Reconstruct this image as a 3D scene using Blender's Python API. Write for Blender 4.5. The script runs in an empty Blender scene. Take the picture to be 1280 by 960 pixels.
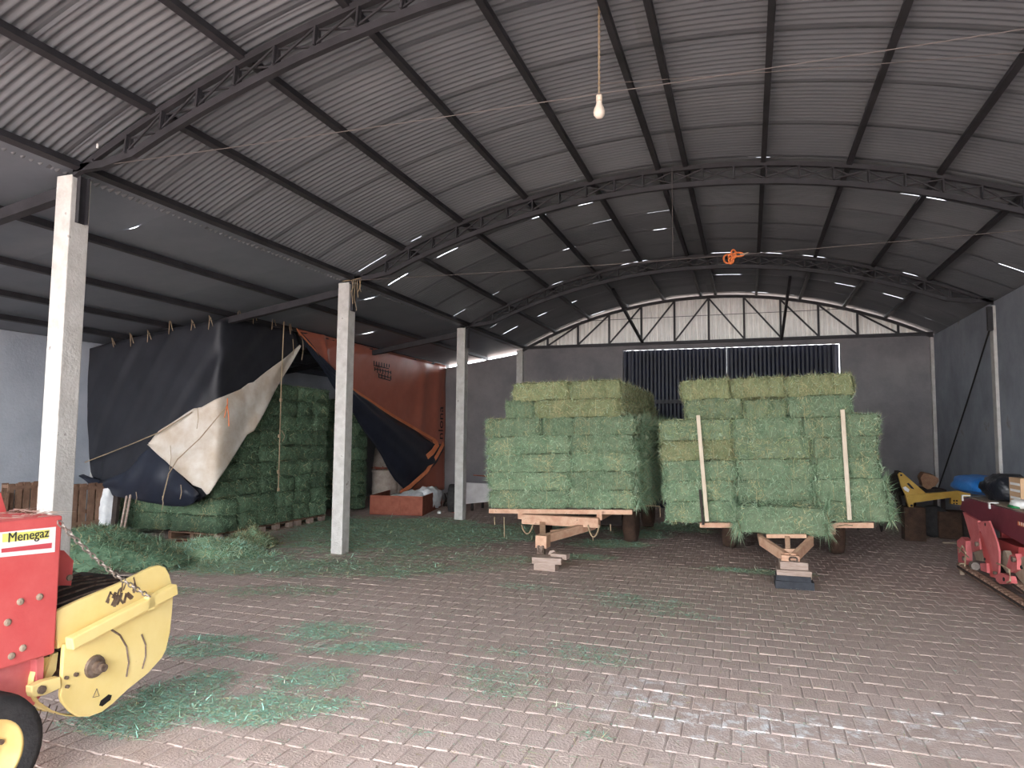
import bpy, math, random
import numpy as np
from mathutils import Vector, Matrix, noise
random.seed(7); rng = np.random.default_rng(7)
scene = bpy.context.scene
COL = scene.collection
PI = math.pi

# ---------------------------------------------------------------- camera
F_PX = 854.165; YAW = 0.332987; PITCH = 0.0764398; ROLL = 0.0093138; CZ = 1.84
_fw = Vector((-math.sin(YAW)*math.cos(PITCH), math.cos(YAW)*math.cos(PITCH), math.sin(PITCH)))
_r = Vector((math.cos(YAW), math.sin(YAW), 0)); _u = _r.cross(_fw)
RT = _r*math.cos(ROLL) + _u*math.sin(ROLL); UP = _u*math.cos(ROLL) - _r*math.sin(ROLL); FW = _fw
CAM = Vector((0, 0, CZ))
cd = bpy.data.cameras.new('camera'); cam = bpy.data.objects.new('camera', cd); COL.objects.link(cam)
cd.sensor_width = 36; cd.lens = F_PX/1280*36; cd.clip_start = .05; cd.clip_end = 300
cam.matrix_world = Matrix(((RT.x, UP.x, -FW.x, 0), (RT.y, UP.y, -FW.y, 0), (RT.z, UP.z, -FW.z, CZ), (0, 0, 0, 1)))
scene.camera = cam
# ---------------------------------------------------------------- sky (overcast) and exposure
w = bpy.data.worlds.new('overcast_sky'); scene.world = w; w.use_nodes = True
nt = w.node_tree; bg = nt.nodes['Background']
geo = nt.nodes.new('ShaderNodeTexCoord'); sep = nt.nodes.new('ShaderNodeSeparateXYZ'); ramp = nt.nodes.new('ShaderNodeValToRGB')
nt.links.new(geo.outputs['Generated'], sep.inputs[0]); nt.links.new(sep.outputs['Z'], ramp.inputs[0]); nt.links.new(ramp.outputs[0], bg.inputs[0])
ramp.color_ramp.elements[0].position = 0.0; ramp.color_ramp.elements[0].color = (.80, .84, .88, 1)
ramp.color_ramp.elements[1].position = .9; ramp.color_ramp.elements[1].color = (1, 1, 1, 1)
bg.inputs[1].default_value = 1.0
scene.view_settings.view_transform = 'Standard'; scene.view_settings.look = 'None'
scene.view_settings.gamma = 1.0; scene.view_settings.use_curve_mapping = False
scene.view_settings.exposure = 3.92

# ---------------------------------------------------------------- measuring helpers
def ray(px, py): return RT*((px-640)/F_PX) + UP*((480-py)/F_PX) + FW
def at(px, py, X=None, Y=None, Z=None):
    """the point of a plane X=.., Y=.. or Z=.. that the photograph shows at a pixel"""
    v = ray(px, py)
    t = X/v.x if X is not None else (Y/v.y if Y is not None else (Z-CZ)/v.z)
    return CAM + v*t
def project(p):
    d = Vector(p)-CAM; z = d.dot(FW)
    return (640+F_PX*d.dot(RT)/z, 480-F_PX*d.dot(UP)/z, z)

# main dimensions
XC, XR, XL = -5.968, 4.12, -11.3          # column line, right wall, left wall
Y1, Y2, Y3, Y4 = 4.557, 9.283, 14.008, 18.248
H = 4.263; XM = (XC+XR)/2; HALF = (XR-XC)/2; RISE = 1.23; ZTOP = 5.60
RAD = (HALF*HALF+RISE*RISE)/(2*RISE)
def za(x):
    d = min(abs(x-XM), RAD*.95); return ZTOP-(RAD-math.sqrt(RAD*RAD-d*d))
def zl(x): return 4.33+.16*(x-XC)          # lean-to roof

# ---------------------------------------------------------------- mesh helpers
ORG = {}
class MB:
    def __init__(s): s.v = []; s.f = []; s.m = []
    def add(s, vs, fs, mi=0):
        o = len(s.v); s.v += [tuple(p) for p in vs]; s.f += [tuple(i+o for i in f) for f in fs]; s.m += [mi]*len(fs); return s
    def box(s, c, d, rot=None, mi=0):
        hx, hy, hz = d[0]/2, d[1]/2, d[2]/2
        vs = [Vector((x, y, z)) for z in (-hz, hz) for y in (-hy, hy) for x in (-hx, hx)]
        if rot is not None: vs = [rot @ p for p in vs]
        c = Vector(c)
        return s.add([p+c for p in vs], [(0, 2, 3, 1), (4, 5, 7, 6), (0, 1, 5, 4), (2, 6, 7, 3), (0, 4, 6, 2), (1, 3, 7, 5)], mi)
    def bb(s, a, b, mi=0):
        return s.box([(a[i]+b[i])/2 for i in range(3)], [abs(b[i]-a[i]) for i in range(3)], None, mi)
    def bar(s, p, q, w, h, up=(0, 0, 1), mi=0):
        p = Vector(p); q = Vector(q); d = (q-p).normalized(); u = Vector(up)
        if abs(d.dot(u)) > .98: u = Vector((0, 1, 0)) if abs(d.y) < .9 else Vector((1, 0, 0))
        sd = d.cross(u).normalized()*(w/2); u = sd.cross(d).normalized()*(h/2)
        vs = [e+a*sd+b*u for e in (p, q) for a, b in ((-1, -1), (1, -1), (1, 1), (-1, 1))]
        return s.add(vs, [(0, 1, 2, 3), (7, 6, 5, 4), (0, 4, 5, 1), (1, 5, 6, 2), (2, 6, 7, 3), (3, 7, 4, 0)], mi)
    def tube(s, pts, r, n=6, mi=0, closed=False):
        pts = [Vector(p) for p in pts]; N = len(pts); vs = []; fs = []
        rs = r if isinstance(r, (list, tuple)) else [r]*N
        prev = None
        for i, p in enumerate(pts):
            if closed: d = pts[(i+1) % N]-pts[i-1]
            else: d = pts[min(i+1, N-1)]-pts[max(i-1, 0)]
            if d.length < 1e-9: d = Vector((0, 0, 1))
            d.normalize()
            if prev is None:
                a = Vector((0, 0, 1)) if abs(d.z) < .9 else Vector((1, 0, 0)); a = (a-d*a.dot(d)).normalized()
            else:
                a = prev-d*prev.dot(d); a = a.normalized() if a.length > 1e-6 else Vector((1, 0, 0))
            prev = a; b = d.cross(a)
            for k in range(n):
                t = 2*PI*k/n; vs.append(p+(a*math.cos(t)+b*math.sin(t))*rs[i])
        M = N if closed else N-1
        for i in range(M):
            j = (i+1) % N
            for k in range(n): fs.append((i*n+k, i*n+(k+1) % n, j*n+(k+1) % n, j*n+k))
        if not closed: fs.append(tuple(range(n-1, -1, -1))); fs.append(tuple((N-1)*n+k for k in range(n)))
        return s.add(vs, fs, mi)
    def lathe(s, prof, c, axis='Z', n=20, mi=0, cap=True):
        """prof: list of (radius, height along axis)"""
        c = Vector(c); vs = []; fs = []
        for r, h in prof:
            for k in range(n):
                t = 2*PI*k/n; a, b = r*math.cos(t), r*math.sin(t)
                vs.append(c+(Vector((a, b, h)) if axis == 'Z' else (Vector((h, a, b)) if axis == 'X' else Vector((b, h, a)))))
        for i in range(len(prof)-1):
            for k in range(n): fs.append((i*n+k, i*n+(k+1) % n, (i+1)*n+(k+1) % n, (i+1)*n+k))
        if cap: fs.append(tuple(range(n-1, -1, -1))); fs.append(tuple((len(prof)-1)*n+k for k in range(n)))
        return s.add(vs, fs, mi)
    def prism(s, pts, ext, mi=0):
        """polygon of 3-D points pushed along vector ext"""
        pts = [Vector(p) for p in pts]; e = Vector(ext); n = len(pts)
        return s.add(pts+[p+e for p in pts], [tuple(range(n)), tuple(range(2*n-1, n-1, -1))]+[(i, n+i, n+(i+1) % n, (i+1) % n) for i in range(n)], mi)
    def grid(s, P, mi=0, thick=None):
        """P[i][j] points; optional thickness vector"""
        a, b = len(P), len(P[0]); vs = [p for row in P for p in row]
        fs = [(i*b+j, i*b+j+1, (i+1)*b+j+1, (i+1)*b+j) for i in range(a-1) for j in range(b-1)]
        if thick is not None:
            n = len(vs); t = Vector(thick); vs = vs+[Vector(p)+t for p in vs]
            fs += [tuple(x+n for x in reversed(f)) for f in fs]
            edge = [(0, j) for j in range(b)]+[(i, b-1) for i in range(1, a)]+[(a-1, j) for j in range(b-2, -1, -1)]+[(i, 0) for i in range(a-2, 0, -1)]
            ids = [i*b+j for i, j in edge]
            fs += [(ids[k], ids[k]+n, ids[(k+1) % len(ids)]+n, ids[(k+1) % len(ids)]) for k in range(len(ids))]
        return s.add(vs, fs, mi)
    def build(s, name, mats, parent=None, smooth=False, bevel=0, keep=False):
        vs = s.v
        if parent is not None: o = ORG.get(parent.name, Vector((0, 0, 0)))
        elif keep: o = Vector((0, 0, 0))
        else:
            a = np.array(vs); o = Vector(((a[:, 0].min()+a[:, 0].max())/2, (a[:, 1].min()+a[:, 1].max())/2, a[:, 2].min()))
        me = bpy.data.meshes.new(name); me.from_pydata([(p[0]-o.x, p[1]-o.y, p[2]-o.z) for p in vs], [], s.f); me.validate()
        if not isinstance(mats, (list, tuple)): mats = [mats]
        for m in mats: me.materials.append(m)
        if len(mats) > 1 and len(me.polygons) == len(s.m): me.polygons.foreach_set('material_index', s.m)
        if smooth: me.polygons.foreach_set('use_smooth', [True]*len(me.polygons))
        ob = bpy.data.objects.new(name, me); COL.objects.link(ob)
        if parent is not None: ob.parent = parent
        else: ob.location = o
        ORG[ob.name] = o
        if bevel:
            b = ob.modifiers.new('bevel', 'BEVEL'); b.width = bevel; b.segments = 2; b.limit_method = 'ANGLE'
        return ob
def tag(o, label=None, cat=None, group=None, kind=None):
    if label: o['label'] = label
    if cat: o['category'] = cat
    if group: o['group'] = group
    if kind: o['kind'] = kind
    return o
def thing(name, loc, label, cat, group=None):
    o = bpy.data.objects.new(name, None); COL.objects.link(o); o.location = loc; o.empty_display_size = .1
    ORG[o.name] = Vector(loc); return tag(o, label, cat, group)
def fast_mesh(name, V, Fc, mats, mi=None):
    """numpy triangles"""
    me = bpy.data.meshes.new(name); n = len(V); m = len(Fc)
    me.vertices.add(n); me.vertices.foreach_set('co', np.ascontiguousarray(V, dtype=np.float32).ravel())
    me.loops.add(m*3); me.loops.foreach_set('vertex_index', np.ascontiguousarray(Fc, dtype=np.int32).ravel())
    me.polygons.add(m); me.polygons.foreach_set('loop_start', np.arange(0, m*3, 3, dtype=np.int32))
    for x in mats: me.materials.append(x)
    if mi is not None: me.polygons.foreach_set('material_index', np.ascontiguousarray(mi, dtype=np.int32))
    me.update(calc_edges=True); me.validate(); return me
def blades(P, D, L, W, nrm=None):
    """one triangle blade per point: base at P, along D"""
    P = np.asarray(P, float); D = np.asarray(D, float); D = D/np.linalg.norm(D, axis=1, keepdims=True)
    a = rng.normal(size=P.shape) if nrm is None else np.asarray(nrm, float)
    S = np.cross(D, a); S /= np.linalg.norm(S, axis=1, keepdims=True)+1e-9
    L = np.asarray(L)[:, None]; W = np.asarray(W)[:, None]
    V = np.stack([P-S*W/2, P+S*W/2, P+D*L+S*W*.15], 1).reshape(-1, 3)
    return V, np.arange(len(V)).reshape(-1, 3)

# ---------------------------------------------------------------- materials
def lin(c):
    return tuple(((x/255)/12.92 if x/255 <= .04045 else ((x/255+.055)/1.055)**2.4) for x in c)+(1,)
def mat(name, c1, c2=None, c3=None, scale=6., rough=.75, metal=0., bump=0., bscale=60., rnd=0., spec=.4, detail=6., stretch=None, lo=.35, hi=.65):
    m = bpy.data.materials.new(name); m.use_nodes = True; n = m.node_tree.nodes; k = m.node_tree.links
    p = n['Principled BSDF']; p.inputs['Roughness'].default_value = rough; p.inputs['Metallic'].default_value = metal
    p.inputs['Specular IOR Level'].default_value = spec
    tc = n.new('ShaderNodeTexCoord'); oi = n.new('ShaderNodeObjectInfo')
    sc = n.new('ShaderNodeVectorMath'); sc.operation = 'SCALE'; sc.inputs[0].default_value = (13.7, 9.1, 5.3); k.new(oi.outputs['Random'], sc.inputs['Scale'])
    ad = n.new('ShaderNodeVectorMath'); ad.operation = 'ADD'; k.new(tc.outputs['Object'], ad.inputs[0]); k.new(sc.outputs[0], ad.inputs[1])
    vec = ad.outputs[0]
    if stretch:
        mu = n.new('ShaderNodeVectorMath'); mu.operation = 'MULTIPLY'; mu.inputs[1].default_value = stretch; k.new(vec, mu.inputs[0]); vec = mu.outputs[0]
    col = None
    if c2 is not None:
        nz = n.new('ShaderNodeTexNoise'); nz.inputs['Scale'].default_value = scale; nz.inputs['Detail'].default_value = detail; nz.inputs['Roughness'].default_value = .65; k.new(vec, nz.inputs['Vector'])
        r = n.new('ShaderNodeValToRGB'); e = r.color_ramp.elements; e[0].position = lo; e[0].color = lin(c1); e[1].position = hi; e[1].color = lin(c2)
        if c3 is not None: q = e.new(min(.99, hi+.08)); q.color = lin(c3)
        k.new(nz.outputs['Fac'], r.inputs[0]); col = r.outputs[0]
    else:
        rg = n.new('ShaderNodeRGB'); rg.outputs[0].default_value = lin(c1); col = rg.outputs[0]
    if rnd:
        h = n.new('ShaderNodeHueSaturation'); mr = n.new('ShaderNodeMapRange'); mr.inputs[3].default_value = 1-rnd; mr.inputs[4].default_value = 1+rnd
        k.new(oi.outputs['Random'], mr.inputs[0]); k.new(mr.outputs[0], h.inputs['Value']); k.new(col, h.inputs['Color']); col = h.outputs[0]
    k.new(col, p.inputs['Base Color'])
    if bump:
        nb = n.new('ShaderNodeTexNoise'); nb.inputs['Scale'].default_value = bscale; nb.inputs['Detail'].default_value = 4; k.new(vec, nb.inputs['Vector'])
        bp = n.new('ShaderNodeBump'); bp.inputs['Strength'].default_value = bump; bp.inputs['Distance'].default_value = .02; k.new(nb.outputs['Fac'], bp.inputs['Height']); k.new(bp.outputs[0], p.inputs['Normal'])
    return m
M = {}
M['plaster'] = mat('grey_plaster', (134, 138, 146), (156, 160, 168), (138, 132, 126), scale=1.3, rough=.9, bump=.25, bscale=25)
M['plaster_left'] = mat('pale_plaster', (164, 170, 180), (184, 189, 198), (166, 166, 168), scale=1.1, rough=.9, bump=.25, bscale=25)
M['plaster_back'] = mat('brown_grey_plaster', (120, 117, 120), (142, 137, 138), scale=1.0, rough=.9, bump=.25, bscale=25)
M['concrete'] = mat('precast_concrete', (178, 174, 168), (204, 201, 196), (112, 102, 94), scale=7, rough=.85, bump=.35, bscale=45, lo=.3, hi=.64, detail=9)
M['steel'] = mat('dark_painted_steel', (44, 43, 46), (58, 56, 60), scale=4, rough=.55, metal=.1)
M['roof'] = mat('zinc_roof_sheet', (106, 109, 114), (120, 122, 126), scale=1.2, rough=.6, metal=.1, rnd=.10, stretch=(.25, 1, 1))
M['lean'] = mat('grey_flat_roof_sheet', (108, 113, 122), (120, 124, 132), scale=1.0, rough=.6, metal=.1, rnd=.07)
M['gable'] = mat('galvanised_gable_sheet', (196, 192, 186), (212, 208, 202), scale=2, rough=.5, metal=.0, rnd=.05)
M['door'] = mat('dark_blue_door_sheet', (13, 17, 32), (18, 24, 46), scale=3, rough=.45, metal=.0, spec=.4)
M['sand'] = mat('sandy_joint_dirt', (168, 152, 145), (204, 192, 185), (140, 124, 116), scale=9, rough=.95, bump=.4, bscale=90)
M['outside'] = mat('outdoor_yard', (165, 145, 135), (185, 168, 158), scale=.8, rough=.95)
M['hay_g'] = mat('green_hay', (92, 112, 86), (124, 138, 110), (130, 130, 98), scale=7, rough=.9, rnd=.12, bump=.6, bscale=50)
M['blade_g'] = mat('green_hay_blade', (110, 146, 114), (156, 180, 146), scale=12, rough=.8, rnd=.10)
M['hay_d'] = mat('dimmed_green_hay', (72, 94, 74), (98, 116, 90), (106, 108, 82), scale=7, rough=.9, rnd=.2, bump=.6, bscale=50)  # green hay darkened: the dimmer light of the hay store put into its colour
M['blade_d'] = mat('dimmed_hay_blade', (88, 120, 96), (124, 152, 122), scale=12, rough=.8, rnd=.15)  # darkened green blades: the stack's dim light in the colour; reused on the loose heap
M['hay_y'] = mat('yellowed_hay', (112, 120, 84), (142, 146, 108), (146, 138, 98), scale=7, rough=.9, rnd=.12, bump=.6, bscale=50)
M['blade_y'] = mat('yellowed_hay_blade', (134, 150, 104), (172, 182, 134), scale=12, rough=.8, rnd=.10)
M['blade_p'] = mat('pale_hay_blade', (160, 184, 156), (190, 204, 174), scale=30, rough=.8, rnd=.1)
M['blade_s'] = mat('dry_straw_blade', (176, 168, 122), (196, 188, 148), scale=30, rough=.8, rnd=.1)
M['blade_b'] = mat('brown_straw_blade', (112, 104, 74), (134, 122, 92), scale=30, rough=.85)
M['blade_t'] = mat('fresh_clipping_blade', (142, 200, 180), (182, 224, 208), scale=20, rough=.8)
M['blade_w'] = mat('bleached_straw_blade', (208, 200, 186), (224, 216, 204), scale=20, rough=.85)
M['rust_paint'] = mat('salmon_painted_steel', (192, 146, 120), (212, 174, 146), (140, 100, 82), scale=9, rough=.7, bump=.15, hi=.62)
M['oldwood'] = mat('weathered_wood', (156, 134, 122), (184, 164, 152), (118, 98, 88), scale=8, rough=.85, stretch=(1, 1, 6), bump=.3)
M['wood'] = mat('pale_board', (206, 188, 164), (222, 208, 188), scale=6, rough=.75, stretch=(6, 6, 1))
M['palletwood'] = mat('pallet_wood', (122, 92, 76), (150, 118, 98), (92, 68, 56), scale=7, rough=.85, rnd=.1, bump=.2)
M['rubber'] = mat('black_rubber', (44, 43, 44), (62, 60, 60), scale=9, rough=.85, bump=.2)
M['mudtyre'] = mat('muddy_tyre', (66, 50, 42), (92, 70, 58), scale=7, rough=.95, bump=.4)
M['darkblock'] = mat('charcoal_block', (46, 48, 54), (62, 64, 70), scale=8, rough=.8)
M['blacktarp'] = mat('black_plastic_tarp', (36, 37, 42), (46, 47, 53), scale=2, rough=.5, spec=.35, bump=.12, bscale=7)
M['bluetarp'] = mat('navy_tarp_back', (30, 34, 46), (42, 46, 58), scale=2, rough=.45, bump=.12, bscale=7)
M['whitetarp'] = mat('cream_tarp_underside', (196, 178, 158), (222, 214, 204), (170, 148, 124), scale=2.2, rough=.6, bump=.2, bscale=6)
M['orangetarp'] = mat('orange_tarp', (174, 96, 74), (190, 110, 88), scale=1.5, rough=.4, spec=.5, bump=.1, bscale=8)
M['orangetrim'] = mat('bright_orange_hem', (222, 128, 84), (234, 146, 100), scale=5, rough=.55)
M['ink'] = mat('black_ink', (28, 24, 26), rough=.6)
M['rope'] = mat('tan_twine', (150, 130, 104), (172, 152, 126), scale=40, rough=.9)
M['wire'] = mat('dull_wire', (98, 90, 86), rough=.6)
M['darkwire'] = mat('dark_cable', (32, 30, 30), rough=.6)
M['bulb'] = mat('white_bulb', (236, 222, 206), rough=.35)
M['socket'] = mat('white_socket', (226, 210, 190), rough=.5)
M['orangecord'] = mat('orange_cord', (226, 128, 70), (206, 108, 60), scale=12, rough=.8)
M['red'] = mat('red_machine_paint', (208, 84, 84), (216, 100, 98), (184, 100, 94), scale=4, rough=.5, spec=.5, bump=.05, hi=.68)
M['pinkred'] = mat('faded_red_paint', (204, 102, 104), (216, 124, 124), (164, 86, 82), scale=6, rough=.55, hi=.66)
M['maroon'] = mat('maroon_hopper_paint', (112, 48, 58), (128, 62, 72), scale=3, rough=.45)
M['yellow'] = mat('yellow_machine_paint', (240, 214, 138), (247, 224, 156), (218, 188, 118), scale=4, rough=.5, spec=.5, hi=.7)
M['ochre'] = mat('ochre_implement_paint', (196, 154, 62), (212, 172, 78), (160, 120, 52), scale=5, rough=.55)
M['rim'] = mat('yellow_rim', (216, 182, 112), (226, 196, 130), scale=6, rough=.55)
M['hub'] = mat('greasy_rusty_steel', (96, 76, 66), (140, 124, 112), scale=25, rough=.6, metal=.5)
M['rustchain'] = mat('rusty_chain', (120, 92, 78), (150, 120, 104), scale=20, rough=.7, metal=.3)
M['greychain'] = mat('grey_chain', (132, 120, 112), (158, 148, 140), scale=30, rough=.5, metal=.6)
M['dust'] = mat('dusty_metal', (140, 122, 106), (166, 148, 130), scale=8, rough=.85)
M['white'] = mat('white_paint', (238, 236, 232), rough=.5)
M['stickwhite'] = mat('sticker_white', (244, 242, 240), rough=.4)
M['stickyellow'] = mat('sticker_yellow', (244, 240, 130), rough=.4)
M['stickred'] = mat('sticker_red', (206, 84, 92), rough=.4)
M['sticktext'] = mat('sticker_text', (60, 62, 58), rough=.4)
M['rustbox'] = mat('rust_brown_sheet', (136, 74, 58), (160, 94, 74), (112, 62, 50), scale=5, rough=.8, bump=.15)
M['sack'] = mat('white_woven_sack', (214, 216, 218), (236, 236, 236), (170, 174, 178), scale=9, rough=.8, bump=.5, bscale=14)
M['barrel'] = mat('stained_pale_drum', (156, 140, 128), (186, 172, 160), (120, 92, 78), scale=5, rough=.8, bump=.15)
M['kraft'] = mat('brown_cardboard', (196, 158, 122), (206, 172, 138), scale=5, rough=.85)
M['bluesheet'] = mat('bright_blue_plastic', (40, 112, 190), (62, 136, 210), scale=5, rough=.45, bump=.4, bscale=10)
M['bag'] = mat('black_plastic_bag', (26, 28, 34), (40, 42, 50), scale=9, rough=.3, spec=.6, bump=.7, bscale=16)
M['green'] = mat('green_plastic', (34, 124, 70), rough=.5)
M['darkiron'] = mat('dark_iron', (44, 36, 34), (64, 54, 50), scale=8, rough=.8)
M['bark'] = mat('log_end_wood', (140, 102, 80), (170, 132, 104), (96, 70, 56), scale=10, rough=.9, bump=.4)
M['whitebox'] = mat('dirty_white_panel', (186, 180, 178), (204, 200, 198), scale=4, rough=.6)

# the gable sheets let some daylight through
_m = M['gable']; _n = _m.node_tree.nodes; _t = _n.new('ShaderNodeBsdfTranslucent'); _t.inputs[0].default_value = lin((224, 222, 218)); _x = _n.new('ShaderNodeMixShader'); _x.inputs[0].default_value = .045
_m.node_tree.links.new(_n['Principled BSDF'].outputs[0], _x.inputs[1]); _m.node_tree.links.new(_t.outputs[0], _x.inputs[2]); _m.node_tree.links.new(_x.outputs[0], _n['Material Output'].inputs[0])

# pavers: reddish brown blocks with lime and dust on them (stains stay where they are on the floor)
def paver_material():
    m = mat('brown_paver', (180, 160, 151), (200, 180, 171), (164, 143, 134), scale=14, rough=.9, bump=.5, bscale=70, rnd=.07, lo=.3, hi=.66)
    n = m.node_tree.nodes; k = m.node_tree.links; p = n['Principled BSDF']; src = p.inputs['Base Color'].links[0].from_socket
    g = n.new('ShaderNodeNewGeometry')
    def mixin(src, color, centre, rad, scale, lo, hi, amt):
        s = n.new('ShaderNodeVectorMath'); s.operation = 'SUBTRACT'; s.inputs[1].default_value = centre; k.new(g.outputs['Position'], s.inputs[0])
        d = n.new('ShaderNodeVectorMath'); d.operation = 'MULTIPLY'; d.inputs[1].default_value = (1/rad[0], 1/rad[1], 0); k.new(s.outputs[0], d.inputs[0])
        l = n.new('ShaderNodeVectorMath'); l.operation = 'LENGTH'; k.new(d.outputs[0], l.inputs[0])
        a = n.new('ShaderNodeMapRange'); a.inputs[1].default_value = .3; a.inputs[2].default_value = 1; a.inputs[3].default_value = 1; a.inputs[4].default_value = 0; k.new(l.outputs['Value'], a.inputs[0])
        z = n.new('ShaderNodeTexNoise'); z.inputs['Scale'].default_value = scale; z.inputs['Detail'].default_value = 7; z.inputs['Roughness'].default_value = .7; k.new(g.outputs['Position'], z.inputs['Vector'])
        b = n.new('ShaderNodeMapRange'); b.inputs[1].default_value = lo; b.inputs[2].default_value = hi; k.new(z.outputs['Fac'], b.inputs[0])
        x = n.new('ShaderNodeMath'); x.operation = 'MULTIPLY'; k.new(a.outputs[0], x.inputs[0]); k.new(b.outputs[0], x.inputs[1])
        y = n.new('ShaderNodeMath'); y.operation = 'MULTIPLY'; y.inputs[1].default_value = amt; k.new(x.outputs[0], y.inputs[0])
        c = n.new('ShaderNodeMix'); c.data_type = 'RGBA'; c.inputs['B'].default_value = lin(color); k.new(src, c.inputs['A']); k.new(y.outputs[0], c.inputs['Factor'])
        return c.outputs['Result']
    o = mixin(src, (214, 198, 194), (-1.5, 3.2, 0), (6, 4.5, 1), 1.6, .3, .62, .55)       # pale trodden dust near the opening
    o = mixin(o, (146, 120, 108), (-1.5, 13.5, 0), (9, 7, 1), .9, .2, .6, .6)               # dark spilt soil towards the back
    for c, r_ in (((-.25, 4.75, 0), (1.1, .45, 1)), ((.3, 4.95, 0), (1.2, .35, 1)), ((-.75, 5.2, 0), (.5, .5, 1)), ((1.2, 5.3, 0), (.7, .3, 1))):
        o = mixin(o, (236, 236, 238), c, r_, 9, .5, .62, .85)                            # spilt lime
    k.new(o, p.inputs['Base Color']); return m
M['paver'] = paver_material()

# ================================================================= SETTING
def struct(mb, name, m, parent=None, **kw):
    o = mb.build(name, m, parent, **kw); 
    if parent is None: o['kind'] = 'structure'
    return o
YF, YB = -3.4, Y4+.28                                   # front and back edge of the roof
floor = struct(MB().bb((XL-.2, YF, -.25), (XR+.2, Y4+.6, -.009)), 'floor', M['sand'])
struct(MB().bb((-60, -60, -.3), (60, YF-.02, -.03)), 'floor_yard', M['outside'])
struct(MB().bb((-60, Y4+.65, -.3), (60, 60, -.03)), 'floor_back_yard', M['outside'])

# --- pavers
PW, PD, GAP = .147, .236, .010
def paver_mesh(name, seed):
    r = random.Random(seed); hx, hy = (PW-GAP)/2, (PD-GAP)/2; b = .004
    base = [(-hx, -hy), (hx, -hy), (hx, hy), (-hx, hy)]
    j = [(r.uniform(-.004, .004), r.uniform(-.005, .005)) for _ in base]
    vs = [(x+a, y+c, -.05) for (x, y), (a, c) in zip(base, j)]+[(x+a, y+c, -b) for (x, y), (a, c) in zip(base, j)]+[(x*.93+a, y*.955+c, r.uniform(-.0015, .0015)) for (x, y), (a, c) in zip(base, j)]
    fs = [(8, 9, 10, 11)]+[(k+o, (k+1) % 4+o, (k+1) % 4+4+o, k+4+o) for o in (0, 4) for k in range(4)]
    return vs, fs
pv = [paver_mesh('p', s) for s in range(6)]
cells = []
row = 0; y = -.1
while y < Y4+.1:
    x = XL+.08+(PW/2 if row % 2 else 0)
    while x < XR-.05:
        cells.append((x+random.uniform(-.003, .003)+.03*math.sin(y*1.3), y+.012*math.sin(x*1.7+y)+random.uniform(-.003, .003))); x += PW
    y += PD; row += 1
inview = []
for c in cells:
    if c[1] > 1.5:
        q = project((c[0], c[1], 0))
        if -10 < q[0] < 1290 and 440 < q[1] < 972: inview.append((q[2], c))
inview.sort(); near = set(c for _, c in inview[:300])
meshes = []
for i, (vs, fs) in enumerate(pv):
    me = bpy.data.meshes.new('paver'); me.from_pydata(vs, [], fs); me.materials.append(M['paver']); meshes.append(me)
field = MB()
for c in cells:
    i = random.randrange(6); z = random.uniform(-.003, .001)-.004*min(1, max(0, (c[1]-6.5)/3))
    if c in near:
        o = bpy.data.objects.new('paver', meshes[i]); COL.objects.link(o); o.parent = floor
        fo = ORG[floor.name]; o.location = (c[0]-fo.x, c[1]-fo.y, z-fo.z); o.rotation_euler = (random.gauss(0, .008), random.gauss(0, .008), random.gauss(0, .012))
    else:
        vs, fs = pv[i]; t = random.gauss(0, .006)
        field.add([(a+c[0], b+c[1], d+z+a*t) for a, b, d in vs], fs)
tag(field.build('paver_field', M['paver'], floor), kind='stuff')

# --- walls
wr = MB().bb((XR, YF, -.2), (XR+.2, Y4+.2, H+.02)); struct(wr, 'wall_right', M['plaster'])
for k, yy in enumerate((Y1, Y2, Y3)):
    p = struct(MB().bb((XR-.05, yy-.09, -.02), (XR-.001, yy+.09, H-.06)), 'trim_%d' % (k+1), M['concrete'])
struct(MB().bb((XR-.07, Y4-.10, -.02), (XR-.001, Y4-.001, H-.02)), 'trim_4', M['concrete'])
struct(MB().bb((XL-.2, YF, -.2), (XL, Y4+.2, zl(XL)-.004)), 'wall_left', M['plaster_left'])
struct(MB().bb((XL+.001, Y2+.02, -.02), (XL+.16, Y2+.22, 3.28)), 'trim_5', M['concrete'])
DX0, DX1, DZ = -3.17, 2.15, 4.19
wb = MB()
wb.bb((XC-.1, Y4, -.2), (DX0, Y4+.2, H+.03)); wb.bb((DX1, Y4, -.2), (XR, Y4+.2, H+.03)); wb.bb((DX0, Y4, DZ), (DX1, Y4+.2, H+.03))
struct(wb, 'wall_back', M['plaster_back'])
wl = MB(); z0, z1 = zl(XL)-.13, zl(XC-.1)-.13
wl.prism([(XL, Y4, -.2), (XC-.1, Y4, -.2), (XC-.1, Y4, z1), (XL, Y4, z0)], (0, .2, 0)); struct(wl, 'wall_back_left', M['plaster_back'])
struct(MB().bb((XC-.18, Y4-.10, -.02), (XC, Y4-.001, H)), 'trim_6', M['concrete'])

# --- corrugated gable above the back wall: one sheet after another, with daylight round the rim
gab = MB().bar((XC, Y4+.04, H+.06), (XR, Y4+.04, H+.06), .05, .05)
gable = struct(gab, 'wall_gable', M['steel'])
SW = .92; x = XC+.04; 
while x < XR-.05:
    xe = min(x+SW+.015, XR-.03); P = []; n = max(2, int((xe-x)/.0575)); yo = .008*(len(gable.children) % 2)
    lo_, hi_ = [], []
    for i in range(n*2+1):
        xx = x+(xe-x)*i/(n*2); ph = (i % 4); dy = Y4+.10+yo-(.042 if ph in (1, 2) else 0)
        lo_.append((xx, dy, H+.09)); hi_.append((xx, dy, max(H+.1, za(xx)-.075)))
    g = MB(); g.grid([lo_, hi_]); g.build('gable_sheet', M['gable'], gable)
    x += SW

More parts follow.
